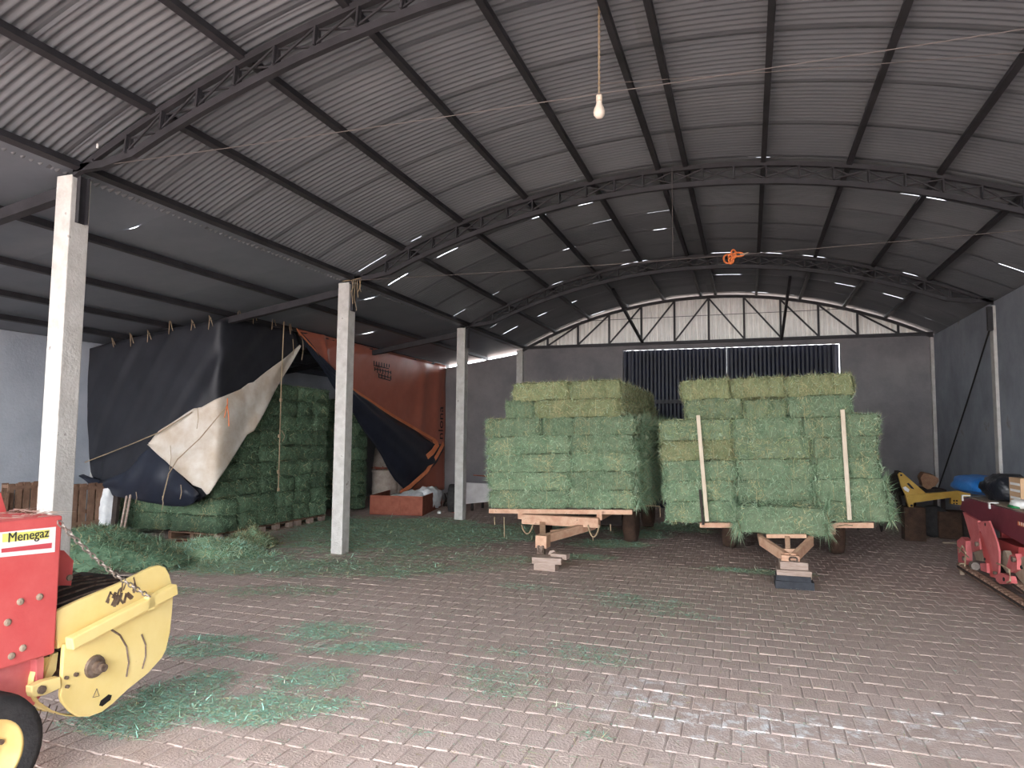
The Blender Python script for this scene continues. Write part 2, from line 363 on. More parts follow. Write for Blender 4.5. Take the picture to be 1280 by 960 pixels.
# --- sliding door behind the opening
door = MB(); door.bar((DX0-.3, Y4+.34, DZ+.12), (DX1+.3, Y4+.34, DZ+.12), .06, .08)
dr = struct(door, 'door_1', M['steel'])
for a, b in ((DX0-.1, -.505), (-.505, DX1+.002)):
    P0, P1 = [], []; n = int((b-a)/.05)
    for i in range(n+1):
        xx = a+(b-a)*i/n; dy = Y4+.27+(.03 if i % 4 in (0, 1) else 0); P0.append((xx, dy, -.02)); P1.append((xx, dy, 4.198))
    leaf = MB().grid([P0, P1]).build('door_leaf', M['door'], dr)
    r = MB()
    for zz in (.6, 2.80): r.bb((a+.02, Y4+.22, zz-.05), (b-.02, Y4+.262, zz+.05))
    r.build('door_rail', M['steel'], leaf)

# --- roof sheets: each sheet its own piece, ribs across, daylight at some laps
ceil = MB(); ceil.bar((XM, YF, ZTOP+.045), (XM, YB, ZTOP+.045), .34, .012); ceiling = struct(ceil, 'ceiling', M['roof'])
SHW = .98; ns = int((YB-YF)/SHW)+1; NS = 34
gaps = {}
def gapmap(i, half):
    """where the lap after sheet i gapes, as a list of 0/1 along the arch"""
    key = (i, half)
    if key not in gaps:
        g = [0]*(NS+1); yy = YF+(i+1)*SHW
        r = random.Random(i*7+half*131+5)
        if yy > 8.9:
            for b in range(6):
                if r.random() < (.38 if half == 0 else .33):
                    a = b*NS/6+r.uniform(.5, 2.); e = a+r.uniform(1.6, 4)
                    for q in range(NS+1):
                        if a <= q <= e: g[q] = 1
        gaps[key] = g
    return gaps[key]
PITCH_R = .0817
for i in range(ns):
    ya = YF+i*SHW
    for half in (0, 1):
        xs = [XC-.16+(XM-XC+.16)*k/NS for k in range(NS+1)] if half == 0 else [XM+(XR+.24-XM)*k/NS for k in range(NS+1)]
        ys = [(PITCH_R*q/6, .013-.013*math.cos(2*PI*q/6)) for q in range(int(SHW/PITCH_R*6))]
        gp = gapmap(i-1, half); gn = gapmap(i, half)
        G = []
        for k, xx in enumerate(xs):
            rw = []
            for j, (a, b) in enumerate(ys):
                yv = ya+a; zz = za(xx)+b+.004*(i % 2)
                if j == 0: yv = ya+(.010 if gp[k] else -.03)
                rw.append((xx, yv, zz))
            yv = ya+SHW-(.008 if gn[k] else -.03); rw.append((xx, yv, za(xx)+.004*(i % 2)))
            G.append(rw)
        MB().grid(G).build('roof_sheet', M['roof'], ceiling, smooth=True)
# lean-to sheets (flat)
lean = MB(); lean.bar((XC-.12, YF, zl(XC)+.05), (XC-.12, YB, zl(XC)+.05), .02, .10); leanroof = struct(lean, 'ceiling_lean_to', M['lean'])
LSW = 1.16; i = 0; ya = YF
rr = random.Random(11)
while ya < YB:
    yb = min(ya+LSW, YB+.2); xs = [XC-.02-(XC-.02-XL+.35)*k/16 for k in range(17)]
    g1 = [rr.random() < .06 and ya > 5 for _ in xs]
    G = [[(xx, ya+(.0 if not g1[k] else .034), zl(xx)+.006*(i % 2)), (xx, (ya+yb)/2, zl(xx)+.006*(i % 2)), (xx, yb+(.03 if True else 0), zl(xx)+.006*(i % 2))] for k, xx in enumerate(xs)]
    if any(g1):
        for k in range(len(xs)): 
            if not g1[k]: G[k][0] = (G[k][0][0], ya-.03, G[k][0][2])
    else:
        for k in range(len(xs)): G[k][0] = (G[k][0][0], ya-.03, G[k][0][2])
    # leave the previous sheet's lap short where this one gapes
    MB().grid(G).build('roof_sheet', M['lean'], leanroof)
    ya += LSW; i += 1

# ================================================================= COLUMNS
for k, yy in enumerate((Y1, Y2, Y3)):
    wd = .2
    c = MB()
    c.bb((XC-wd, yy, -.02), (XC, yy+wd, H)); 
    o = c.build('concrete_column', M['concrete'], bevel=.008)
    tag(o, ('pale concrete column nearest the camera, behind the red machine', 'pale concrete column in the middle, beside the hay store opening', 'narrow pale concrete column farthest back, beside the rust brown crate')[k], 'column', 'concrete columns along the left aisle')
    b = MB(); b.bb((XC+.001, yy+.05, H-.45), (XC+.012, yy+.15, H)); b.bb((XC+.012, yy+.05, H-.45), (XC+.045, yy+.058, H)); b.bb((XC+.012, yy+.142, H-.45), (XC+.045, yy+.15, H))
    b.build('steel_bracket', M['steel'], o)

# ================================================================= STEELWORK
def chord_pts(zf, n=28, a=XC, b=XR): return [(a+(b-a)*k/n, zf(a+(b-a)*k/n)) for k in range(n+1)]
def arch_truss(yc, label):
    t = thing('roof_truss', (XM, yc, H), label, 'truss', 'arched roof trusses')
    top = lambda x: za(x)-.10
    bot = lambda x: max(H+.055, za(x)-.335)
    for nm, f, ww, hh in (('top_chord', top, .055, .06), ('bottom_chord', bot, .055, .07)):
        g = MB(); P = chord_pts(f); R = []
        for i, (x, z) in enumerate(P):
            R.append([(x, yc-ww/2, z-hh/2), (x, yc+ww/2, z-hh/2), (x, yc+ww/2, z+hh/2), (x, yc-ww/2, z+hh/2), (x, yc-ww/2, z-hh/2)])
        g.grid(R); g.add(R[0][:4], [(0, 1, 2, 3)]); g.add(R[-1][:4], [(3, 2, 1, 0)]); g.build(nm, M['steel'], t)
    n = 24; xs = [XC+.25+(XR-XC-.5)*k/n for k in range(n+1)]
    for k, x in enumerate(xs):
        b_ = MB()
        for s in (-1, 1): b_.bar((x, yc+s*.035, bot(x)+.03), (x, yc+s*.02, max(bot(x)+.05, top(x)-.03)), .018, .035)
        b_.build('web_post', M['steel'], t)
        if k < n:
            x2 = xs[k+1]
            MB().bar((x, yc-.02, bot(x)+.05), (x2, yc-.02, top(x2)-.04), .016, .016).build('web_diagonal', M['steel'], t)
            MB().bar((x, yc+.02, top(x)-.04), (x2, yc+.02, bot(x2)+.05), .016, .016).build('web_diagonal', M['steel'], t)
    return t
YT = .03
arch_truss(Y1+YT, 'dark arched lattice truss crossing the upper left, above the nearest column')
arch_truss(Y2+YT, 'dark arched lattice truss spanning the middle of the roof, above the second column')
arch_truss(Y3+YT, 'shadowed arched lattice truss deep in the roof, above the farthest column')
# gable truss: straight bottom chord
yc = Y4-.06
t = thing('gable_truss', (XM, yc, H), 'black triangulated truss with straight bottom chord against the corrugated gable', 'truss')
g = MB(); P = chord_pts(lambda x: za(x)-.11); R = [[(x, yc-.04, z-.035), (x, yc+.04, z-.035), (x, yc+.04, z+.035), (x, yc-.04, z+.035), (x, yc-.04, z-.035)] for x, z in P]
g.grid(R); g.build('top_chord', M['steel'], t)
MB().bar((XC, yc, H+.07), (XR, yc, H+.07), .08, .07).build('bottom_chord', M['steel'], t)
MB().bar((XC+.9, yc+.05, 5.02), (XR-.9, yc+.05, 5.02), .012, .012).build('tie_rod', M['steel'], t)
gx = [XM+.865*k for k in range(-5, 6)]
for x in [XC+.28]+gx+[XR-.28]: MB().bar((x, yc, H+.09), (x, yc, za(x)-.14), .05, .05).build('web_post', M['steel'], t)
for k in range(-5, 5):
    a, b = XM+.865*k, XM+.865*(k+1)
    if k < 0: MB().bar((a, yc, H+.1), (b, yc, za(b)-.14), .04, .04).build('web_diagonal', M['steel'], t)
    else: MB().bar((a, yc, za(a)-.14), (b, yc, H+.1), .04, .04).build('web_diagonal', M['steel'], t)
for (pa, pb, lb) in (((766, 340), (803, 428), 'black steel knee brace slanting down to the gable truss, left of the hanging orange cord'), ((987, 322), (977, 424), 'black steel knee brace slanting down to the gable truss, right of the hanging orange cord')):
    e = at(*pb, Y=Y4-.12); s = at(*pa, Y=15.6); s = Vector((s.x, 15.6, za(s.x)-.14))
    # it hangs from the purlins a bay in front of the gable
    tag(MB().bar(s, e, .06, .06).build('knee_brace', M['steel']), lb, 'brace', 'knee braces of the gable truss')
# purlins
PX = [(XC+.03, 'steel eave purlin running along the tops of the concrete columns'),
      (-5.05, 'first dark roof purlin right of the eave purlin, low on the left slope'), (-4.08, 'second dark roof purlin right of the eave purlin on the left slope'),
      (-3.05, 'third dark roof purlin right of the eave purlin on the left slope'), (-2.07, 'dark roof purlin left of the ridge pair, passing left of the light bulb'),
      (-1.12, 'left purlin of the close ridge pair, just right of the light bulb'), (-.75, 'right purlin of the close ridge pair'),
      (.25, 'first dark roof purlin right of the ridge pair, seen nearly upright in the photo'), (1.27, 'second dark roof purlin right of the ridge pair'),
      (2.26, 'third dark roof purlin right of the ridge pair'), (3.16, 'fourth dark roof purlin right of the ridge pair, near the right wall')]
for x, lb in PX:
    p = MB(); z = za(x)-.008; s = (za(x+.05)-za(x-.05))/.1; up = Vector((-s, 0, 1)).normalized()
    p.bar(Vector((x, YF, z))-up*.045, Vector((x, YB-.02, z))-up*.045, .06, .08, up=up)
    tag(p.build('purlin', M['steel']), lb, 'purlin', 'purlins under the arched roof')
for x, lb in ((-7.15, 'lean-to purlin nearest the column row, under the flat grey roof'), (-8.4, 'lean-to purlin that the orange tarp is tied to'), (-9.5, 'lean-to purlin third from the column row'), (-10.5, 'lean-to purlin nearest the left wall')):
    p = MB(); z = zl(x)-.01; p.bar((x, YF, z-.05), (x, YB-.02, z-.05), .06, .08, up=(-.16, 0, 1)); tag(p.build('purlin', M['steel']), lb, 'purlin', 'purlins under the lean-to roof')
for yy, lb in ((Y1+.1, 'sloping lean-to rafter beside the nearest column'), (Y2+.1, 'sloping lean-to rafter that the black tarp hangs from'), (Y3+.1, 'sloping lean-to rafter beside the farthest column')):
    r = MB(); a = (XC-.21, yy, zl(XC-.2)-.17); b = (XL+.01, yy, zl(XL)-.17); r.bar(a, b, .10, .11, up=(-.16, 0, 1)); tag(r.build('rafter', M['steel']), lb, 'rafter', 'rafters of the lean-to')

# bracket and cable on the right wall, string, ropes, bulb
b = MB(); p0 = at(1237, 392, X=XR-.09); b.bb((XR-.13, p0.y-.04, p0.z-.30), (XR-.052, p0.y+.04, p0.z+.12))
tag(b.build('wall_bracket', M['steel']), 'dark steel bracket high on the right wall holding a slanting cable', 'bracket')
c = MB(); a = Vector((XR-.1, p0.y, p0.z-.28)); e = at(1173, 610, X=XR-.1); c.tube([a.lerp(e, k/10)+Vector((0, 0, -.05*math.sin(PI*k/10))) for k in range(11)], .014)
tag(c.build('slanting_cable', M['darkwire']), 'black cable slanting down the right wall to the back corner', 'cable')
def sag(a, b, s, n=24): a = Vector(a); b = Vector(b); return [a.lerp(b, k/n)+Vector((0, 0, -s*4*(k/n)*(1-k/n))) for k in range(n+1)]
tag(MB().tube(sag((XC+.1, Y1+.02, H+.05), (XR-.02, Y1+.02, H-.02), .03), .0035).build('tie_rope', M['wire']), 'thin twisted rope strung across the front bay from the nearest column', 'rope')
tag(MB().tube(sag(at(745, 105, Y=6.), (XR-.02, 6., at(1280, 66, Y=6.).z-.15), .02), .003).build('cable_run', M['wire']), 'thin grey electric cable strung from the bulb to the right', 'cable')
R2 = sag((XC+.1, Y2-.02, H+.02), (XR-.02, Y2-.02, H+.04), .06)
tag(MB().tube(R2, .0045).build('tie_rope', M['wire']), 'thin pale rope strung across the middle bay carrying the orange cord bundle', 'rope')
kn = thing('cord_bundle', tuple(at(915, 321, Y=Y2-.02)), 'small knotted bundle of orange cord hanging on the middle rope', 'cord bundle')
q0 = at(915, 321, Y=Y2-.02); kk = MB()
for (dx, dz, a, bq) in ((-.05, -.02, .055, .06), (.0, .0, .045, .035), (.07, .02, .075, .025), (.02, .04, .03, .05), (-.01, -.05, .03, .04)):
    kk.tube([q0+Vector((dx+a*math.cos(t), .02*math.sin(t*2+dx*30), dz+bq*math.sin(t))) for t in [2*PI*i/12 for i in range(12)]], .012, 6, closed=True)
kk.build('cord_loop', M['orangecord'], kn, smooth=True)
MB().tube([q0+Vector((.1, 0, .02)), q0+Vector((.17, 0, .03)), q0+Vector((.21, 0, .045))], [.014, .012, .004]).build('cord_tail', M['dust'], kn)
s0 = at(841, 322, Y=Y2-.02); tag(MB().tube([s0, Vector((s0.x, s0.y, za(s0.x)-.1))], .004).build('hanging_string', M['wire']), 'thin string hanging from the roof to the middle rope', 'string')
bl = at(749, 148, Y=5.6); bulb = thing('light_bulb', tuple(bl), 'white light bulb hanging on a long twisted cord from the roof', 'light bulb')
z = bl.z
MB().lathe([(.004, 0), (.028, .006), (.046, .03), (.05, .055), (.044, .085), (.03, .115), (.024, .14), (.024, .15)], bl, n=20).build('bulb', M['bulb'], bulb, smooth=True)
MB().lathe([(.024, .151), (.027, .155), (.027, .20), (.018, .215), (.008, .222)], bl, n=16).build('socket', M['socket'], bulb, smooth=True)
cc = MB(); zt = za(bl.x)-.02
for s in (0, PI): cc.tube([bl+Vector((.006*math.cos(i*.9+s), .006*math.sin(i*.9+s), .222+(zt-z-.222)*i/60)) for i in range(61)], .005, 5)
cc.build('cord', M['rope'], bulb)
tw = at(122, 180, X=-5.7); wv = thing('hanging_wire', tuple(tw), 'thin dark wire with a white end hanging near the nearest truss', 'wire')
MB().tube([tw+Vector((0, 0, .05)), at(104, -14, Y=tw.y+.12)], .006).build('wire', M['darkwire'], wv); MB().tube([tw-Vector((0, 0, .04)), tw+Vector((0, 0, .05))], .010).build('end_cap', M['white'], wv)

tg = MB(); r8 = random.Random(8); b0 = Vector((XC+.02, Y2+.0, H+.03))
tg.tube([Vector((XC-.12, Y2-.012, H+.02)), b0, Vector((XC+.22, Y2-.01, H+.05))], .007, 5)
for i in range(6):
    x = XC+.05+.035*i; L = r8.uniform(.12, .5); tg.tube([Vector((x, Y2-.015, H+.03)), Vector((x+r8.uniform(-.02, .05), Y2-.03, H+.03-L*.6)), Vector((x+r8.uniform(-.02, .08), Y2-.02, H+.03-L))], .006, 4)
tag(tg.build('twine_tangle', M['rope']), 'tangle of twine tied round the top of the second column', 'twine')

# ================================================================= HAY BALES
BL, BD, BH = 1.10, .50, .31
HAYM = [M['hay_g'], M['blade_g'], M['blade_p'], M['blade_s'], M['blade_b']]
def surf_noise(p, s, a): return noise.noise(Vector(p)*s)*a
def bale_mesh(seed, nblades, mix, endlong=1.0, mats=None):
    r = np.random.default_rng(seed); off = Vector((seed*3.1, seed*1.7, seed*.9))
    V, Fq = [], []
    def face(fn, nu, nv):
        o = len(V)
        for i in range(nu+1):
            for j in range(nv+1):
                p = Vector(fn(i/nu*2-1, j/nv*2-1))
                ax = [abs(p.x), abs(p.y), abs(p.z)]
                q = Vector((p.x*BL/2, p.y*BD/2, p.z*BH/2))
                m = sorted(ax)[1]; k = max(0, (m-.72)/.28)**2; d = q.normalized()
                q = q*(1-.09*k)
                q += d*(noise.noise(q*5+off)*.045+noise.noise(q*14+off)*.014)
                # two twines pull the bale in a little
                for tx in (-.26, .26): q.y *= 1-.05*math.exp(-((q.x-tx)/.03)**2); q.z *= 1-.05*math.exp(-((q.x-tx)/.03)**2)
                V.append((q.x, q.y, q.z+BH/2))
        for i in range(nu):
            for j in range(nv):
                a, b, c, d_ = o+i*(nv+1)+j, o+i*(nv+1)+j+1, o+(i+1)*(nv+1)+j+1, o+(i+1)*(nv+1)+j
                Fq.extend([(a, b, c), (a, c, d_)])
    face(lambda u, v: (u, -1, v), 20, 6); face(lambda u, v: (-u, 1, v), 20, 6)
    face(lambda u, v: (u, v, 1), 20, 8); face(lambda u, v: (-u, v, -1), 20, 8)
    face(lambda u, v: (1, u, v), 8, 6); face(lambda u, v: (-1, -u, v), 8, 6)
    V = np.array(V); Fq = np.array(Fq); nb = len(Fq)
    # straw growing out of the surface
    tri = V[Fq]; cr = np.cross(tri[:, 1]-tri[:, 0], tri[:, 2]-tri[:, 0]); ar = np.linalg.norm(cr, axis=1); fn_ = cr/(ar[:, None]+1e-9)
    cen = tri.mean(1)-np.array([0, 0, BH/2]); flip = (fn_*cen).sum(1) < 0; fn_[flip] *= -1
    wt = ar.copy(); wt[np.abs(fn_[:, 2]) > .8] *= .45; wt[fn_[:, 2] < -.8] *= .3; wt[np.abs(fn_[:, 0]) > .8] *= 1.2*endlong
    pick = r.choice(len(Fq), nblades, p=wt/wt.sum()); b1 = r.random(nblades); b2 = r.random(nblades); sw = b1+b2 > 1; b1[sw] = 1-b1[sw]; b2[sw] = 1-b2[sw]
    P = tri[pick, 0]+(tri[pick, 1]-tri[pick, 0])*b1[:, None]+(tri[pick, 2]-tri[pick, 0])*b2[:, None]; N = fn_[pick]
    T = r.normal(size=(nblades, 3)); T[:, 0] *= .7; T -= N*(T*N).sum(1)[:, None]; T /= np.linalg.norm(T, axis=1)[:, None]+1e-9
    isend = np.abs(N[:, 0]) > .75
    D = T+N*(r.random(nblades)**2*.75+.04)[:, None]; D[:, 2] -= .10
    L = r.uniform(.035, .115, nblades)*np.where(isend, 1+.55*(endlong-1)+.3, 1); far = r.random(nblades) < .06; L[far] *= 1.5; W = r.uniform(.007, .013, nblades)
    # a tuft of dry straw
    mi = r.choice([1, 2, 3, 4], nblades, p=mix); c = r.uniform(-.4, .4); tuft = (np.abs(P[:, 0]-c) < .12) & (r.random(nblades) < .5); mi[tuft] = 3
    P = P-N*.004
    global rng; old = rng; rng = r; VB, FB = blades(P, D, L, W); rng = old
    me = fast_mesh('hay_bale', np.vstack([V, VB]), np.vstack([Fq, FB+len(V)]), mats or HAYM, np.concatenate([np.zeros(nb, int), mi]))
    return me
GREEN = [.66, .24, .06, .04]; MIXED = [.50, .24, .18, .08]; DRY = [.32, .24, .32, .12]
bm_green = [bale_mesh(s, 3000, GREEN) for s in range(1, 5)]
bm_mixed = [bale_mesh(s, 3000, MIXED, 1.0, [M['hay_g'], M['blade_y'] if s != 6 else M['blade_g'], M['blade_p'], M['blade_s'], M['blade_b']]) for s in range(5, 8)]
bm_dry = [bale_mesh(s, 3000, DRY, 1.0, [M['hay_y'], M['blade_y'], M['blade_p'], M['blade_s'], M['blade_b']]) for s in range(8, 11)]
bm_shaggy = [bale_mesh(s, 3300, GREEN, 3.0) for s in range(11, 14)]
bm_stack = [bale_mesh(s, 1700, GREEN, .75, [M['hay_d'], M['blade_d'], M['blade_g'], M['blade_s'], M['blade_b']]) for s in range(14, 18)]  # stack bales carry the store's dim light in their hay colour
tw_me = []
for tx in (-.26, .26):
    m_ = MB().tube([(tx, -BD/2*.95, .02), (tx, -BD/2*.97-.004, BH*.5), (tx, -BD/2*.93, BH-.02), (tx, 0, BH-.004), (tx, BD/2*.93, BH-.02)], .0028, 4)
    me_ = bpy.data.meshes.new('twine'); me_.from_pydata(m_.v, [], m_.f); me_.materials.append(M['blade_s']); tw_me.append(me_)
bale_proto = None
def bale(loc, size, rz=0, tilt=0, kind='green', label='', group='', twine=False, flip=False):
    pool = dict(green=bm_green, mixed=bm_mixed, dry=bm_dry, shaggy=bm_shaggy, stack=bm_stack)[kind]
    o = bpy.data.objects.new('hay_bale', random.choice(pool)); COL.objects.link(o)
    o.location = loc; o.scale = (size[0]/BL, size[1]/BD, size[2]/BH); o.rotation_euler = (random.gauss(0, .015), tilt+random.gauss(0, .012), rz+random.gauss(0, .02)+(PI if flip else 0))
    tag(o, label, 'hay bale', group)
    if twine:
        for me_ in tw_me: t = bpy.data.objects.new('twine', me_); COL.objects.link(t); t.parent = o
    return o
ORD = ['lowest', 'second', 'third', 'fourth', 'fifth', 'sixth', 'seventh', 'eighth', 'ninth', 'tenth']

# ---- load on the left trailer
YB1 = 10.5
BXA, BXB, BZ0, BSL = -3.985, -1.69, .66, .036            # bed edges, top height at the left edge, side slope
G1 = 'hay bales on the left trailer'
L1 = [[610, 712, 794], [609, 714, 793], [608, 713, 794], [608, 713, 794], [606, 677, 716, 794], [631, 668, 776], [639, 711, 776]]
pxx = lambda p, z: at(p, 1.0, Y=YB1).x if False else at(p, 545, Y=YB1).x
h1 = .302
def bedz1(x): return BZ0+BSL*(x-BXA)
for l, e in enumerate(L1):
    xs = [pxx(p, 0) for p in e]; nrows = 9 if l < 5 else 8
    for rrow in range(nrows):
        for k in range(len(e)-1):
            x0, x1 = xs[k], xs[k+1]; last = k == len(e)-2
            if rrow > 0 and not last and k > 0: continue
            if rrow > 1 and not last and l < 5 and k == 0 and rrow < 8 and l not in (4,): pass
            xc = (x0+x1)/2; sl = BSL*(1-.55*l/6)
            z = bedz1(BXA)+sl*(xc-BXA)+l*(h1-.012)+.003
            kind = ['green', 'green', 'green', 'green', 'mixed', 'dry', 'dry'][l]
            if l == 4 and k == 1: kind = 'green'
            if l == 5 and k == 0: kind = 'green'
            if last and rrow > 0 and l < 5: kind = 'shaggy'
            if rrow == 0:
                pos = ['left', 'right'][k] if len(e) == 3 else ['left', 'middle', 'right'][k]
                lb = '%s bale, front of left trailer load, %s layer, %s end' % ({'green': 'green', 'mixed': 'green and straw coloured', 'dry': 'straw coloured'}[kind], ORD[l], pos) if pos != 'middle' else 'short green bale, front of left trailer load, %s layer, in the middle' % ORD[l]
                grp = G1
            elif last and l < 5:
                lb = 'shaggy bale %s %s' % (ORD[l], ORD[rrow].replace('lowest', 'first').replace('second', 'second'))
                if rrow == 1: lb = 'shaggy bale on right side of left trailer load, %s layer, just behind front' % ORD[l]
                else: lb = 'shaggy bale on right side of left trailer load, %s layer, %s bale back' % (ORD[l], ORD[rrow])
                grp = G1
            else:
                lb = 'bale behind front of left trailer load, %s layer, %s row back, %s end' % (ORD[l], ORD[rrow] if rrow > 1 else 'first', 'right' if last else 'left'); grp = G1
            ins = .03 if (rrow > 0 and last) else 0
            o = bale((xc+random.uniform(-.012, .012), YB1+.25+rrow*.505+random.uniform(-.02, .02), z), (x1-x0-.004+(random.uniform(-.02, .05) if rrow else 0), .5, h1), tilt=-sl, kind=kind, label=lb, group=grp, twine=(rrow == 0), flip=False)

# ---- load on the right trailer
YB2 = 10.5
CXA, CXB, CZ0, CSL = -.685, 1.575, .60, .05
L2 = [[833, 919, 1015, 1112], [830, 919, 1015, 1107], [829, 922, 1018, 1100], [826, 918, 1016, 1099], [826, 917, 1006, 1104], [857, 930, 985, 1068], [852, 914, 983, 1070]]
G2 = 'hay bales on the right trailer'
h2 = .312
def bedz2(x): return CZ0+CSL*(x-CXA)
for l, e in enumerate(L2):
    xs = [at(p, 545, Y=YB2).x for p in e]
    for rrow in range(4 if l < 5 else 3):
        for k in range(3):
            if rrow > 0 and k == 1 and l not in (4, 6): continue
            x0, x1 = xs[k], xs[k+1]; xc = (x0+x1)/2; sl = CSL*(1-.5*l/6)
            z = bedz2(CXA)+sl*(xc-CXA)+l*(h2-.012)+.003-(.03 if (l == 5 and k == 1) else 0)
            if l == 0 and rrow == 0 and k != 1: pass
            kind = ['green', 'green', 'green', 'mixed', 'mixed', 'mixed', 'dry'][l]
            if l == 5 and k == 2: kind = 'green'
            if l == 4 and k == 1: kind = 'green'
            if l == 3 and k == 0: kind = 'dry'
            if k == 2 and l in (0, 1): kind = 'shaggy'
            pos = ['left', 'middle', 'right'][k]
            look = {'green': 'green', 'mixed': 'dull green', 'dry': 'yellowed', 'shaggy': 'shaggy green'}[kind]
            if rrow == 0: lb = '%s bale, front of right trailer load, %s layer, %s column' % (look, ORD[l], pos)
            else: lb = 'bale behind front of right trailer load, %s layer, %s row back, %s column' % (ORD[l], ['', 'first', 'second', 'third'][rrow], pos)
            yo = .02 if k == 1 else 0
            bale((xc+random.uniform(-.01, .01), YB2+.25+rrow*.505+yo+random.uniform(-.02, .02), z), (x1-x0-.004, .5, h2), tilt=-sl, kind=kind, label=lb, group=G2, twine=(rrow == 0))
p = at(977, 671, Y=10.02); bale((p.x, 10.25, p.z+.035), (1.16, .46, .37), kind='shaggy', label='shaggy green hay bale lying across the drawbar in front of the right trailer', group=G2, twine=False)
# stakes holding the right load
for (a, b, lb) in (((872.5, 519), (884, 652), 'pale wooden stake leaning on the left part of the right hay load'), ((1053, 512), (1062, 650), 'pale wooden stake with a peeling foot on the right part of the right hay load')):
    A = at(*a, Y=10.41); B_ = at(*b, Y=10.40); s = MB().bar(B_, A, .055, .03, up=(0, 1, 0)); tag(s.build('stake', M['wood'], bevel=.004), lb, 'stake', 'stakes in front of the right load')
A = at(875, 612, Y=10.42); B_ = at(879, 656, Y=10.42); tag(MB().bar(B_, A, .035, .035).build('iron_stake', M['darkiron']), 'short dark iron stake beside the left pale stake on the right trailer', 'stake')

# ================================================================= TRAILERS
def wheel_mb(c, R, wd, n=24):
    m = MB(); h = wd/2
    m.lathe([(R*.55, -h*.8), (R*.75, -h), (R*.94, -h*.85), (R, -h*.45), (R, h*.45), (R*.94, h*.85), (R*.75, h), (R*.55, h*.8)], c, 'X', n); return m
def trailer(name, label, xa, xb, yf, zt, slope, wheels):
    t = thing(name, ((xa+xb)/2, yf+2.3, 0), label, 'trailer', 'hay trailers')
    zz = lambda x: zt+slope*(x-xa)
    nb = 9; L = 4.75
    for i in range(nb):
        y0 = yf+.06+(L-.06)*i/nb; b = MB(); b.prism([(xa, y0, zz(xa)-.035), (xb, y0, zz(xb)-.035), (xb, y0, zz(xb)), (xa, y0, zz(xa))], (0, (L-.06)/nb-.008, 0)); b.build('deck_plank', M['oldwood'], t)
    f = MB(); f.prism([(xa-.01, yf, zz(xa)-.065), (xb+.01, yf, zz(xb)-.065), (xb+.01, yf, zz(xb)+.004), (xa-.01, yf, zz(xa)+.004)], (0, .055, 0)); f.build('front_beam', M['rust_paint'], t)
    for s in (.22, .78):
        x = xa+(xb-xa)*s; MB().bb((x-.04, yf+.06, zz(x)-.16), (x+.04, yf+L, zz(x)-.036)).build('side_rail', M['rust_paint'], t)
    for (x, y) in wheels:
        w = wheel_mb((x, y, .33), .33, .23).build('wheel', M['mudtyre'], t, smooth=True)
        MB().lathe([(.175, -.05), (.18, .05), (.12, .07)], (x, y, .33), 'X', 16).build('rim', M['rust_paint'], w)
    ys = sorted(set(y for _, y in wheels))
    for y in ys:
        xw = [x for x, yy in wheels if yy == y]; MB().bar((min(xw)+.05, y, .33), (max(xw)-.05, y, .33), .09, .09).build('axle', M['darkiron'], t)
        MB().bb((xa+.45, y-.06, .375), (xb-.45, y+.06, zz(xa)-.1)).build('bolster', M['darkiron'], t)
    return t
T1 = trailer('hay_trailer', 'salmon painted flat hay trailer on the left with a bolster plate and angled drawbar', BXA, BXB, 10.46, BZ0, BSL, [(-1.98, 12.25), (-3.6, 12.25), (-1.98, 14.4), (-3.6, 14.4)])
a = at(652, 647, Y=10.44); b = at(748, 657.5, Y=10.44)
MB().bb((a.x, 10.43, b.z-.03), (b.x, 10.60, BZ0-.055)).build('bolster_plate', M['rust_paint'], T1, bevel=.008)
hp = at(679, 677, Y=9.62)
for (q, yy) in (((678, 657), 10.5), ((742, 657), 10.75)):
    s = at(*q, Y=yy); e = Vector((hp.x, 9.66, hp.z+.04)); s = Vector((s.x, yy, b.z-.03))
    MB().bar(s, e+Vector((.02 if q[0] > 700 else -.02, 0, 0)), .085, .12).build('drawbar_arm', M['rust_paint'], T1)
MB().bar(at(688, 665, Y=10.2), at(712, 663, Y=10.3), .06, .06).build('drawbar_brace', M['rust_paint'], T1)
MB().bb((hp.x-.085, 9.5, hp.z-.08), (hp.x+.085, 9.72, hp.z+.10)).build('hitch_box', M['rust_paint'], T1, bevel=.01)
hk = MB(); q = at(676, 690, Y=9.5); hk.tube([Vector((q.x-.03, 9.49, q.z+.09)), Vector((q.x-.03, 9.45, q.z)), Vector((q.x+.03, 9.45, q.z-.0)), Vector((q.x+.03, 9.49, q.z+.09))], .018, 6); hk.bb((q.x-.05, 9.47, q.z-.05), (q.x+.05, 9.56, q.z+.08)); hk.build('hitch_clevis', M['hub'], T1)
def loop(px0, px1, ptop, pbot, yy, par, name='hanging_loop', m='rope', r=.012):
    P = []
    for i in range(13):
        f = i/12; x = px0+(px1-px0)*f; y = ptop+(pbot-ptop)*math.sin(PI*f)**.7; P.append(at(x, y, Y=yy))
    return MB().tube(P, r).build(name, M[m], par)
loop(652, 666, 656, 667, 10.41, T1); loop(735, 749, 656, 671, 10.41, T1)
for (x, y0, y1) in ((618, 646, 656), (630, 646, 672), (741, 671, 676), (763, 655, 664)):
    MB().tube([at(x, y0, Y=10.45), at(x+.4, y1, Y=10.45)], .008, 4).build('dangling_twine', M['rope'], T1)
T2 = trailer('hay_trailer', 'brown flat hay trailer on the right with a triangular drawbar and a bale across it', CXA, CXB, 10.46, CZ0, CSL, [(-.33, 12.3), (1.31, 12.3), (-.33, 14.5), (1.31, 14.5)])
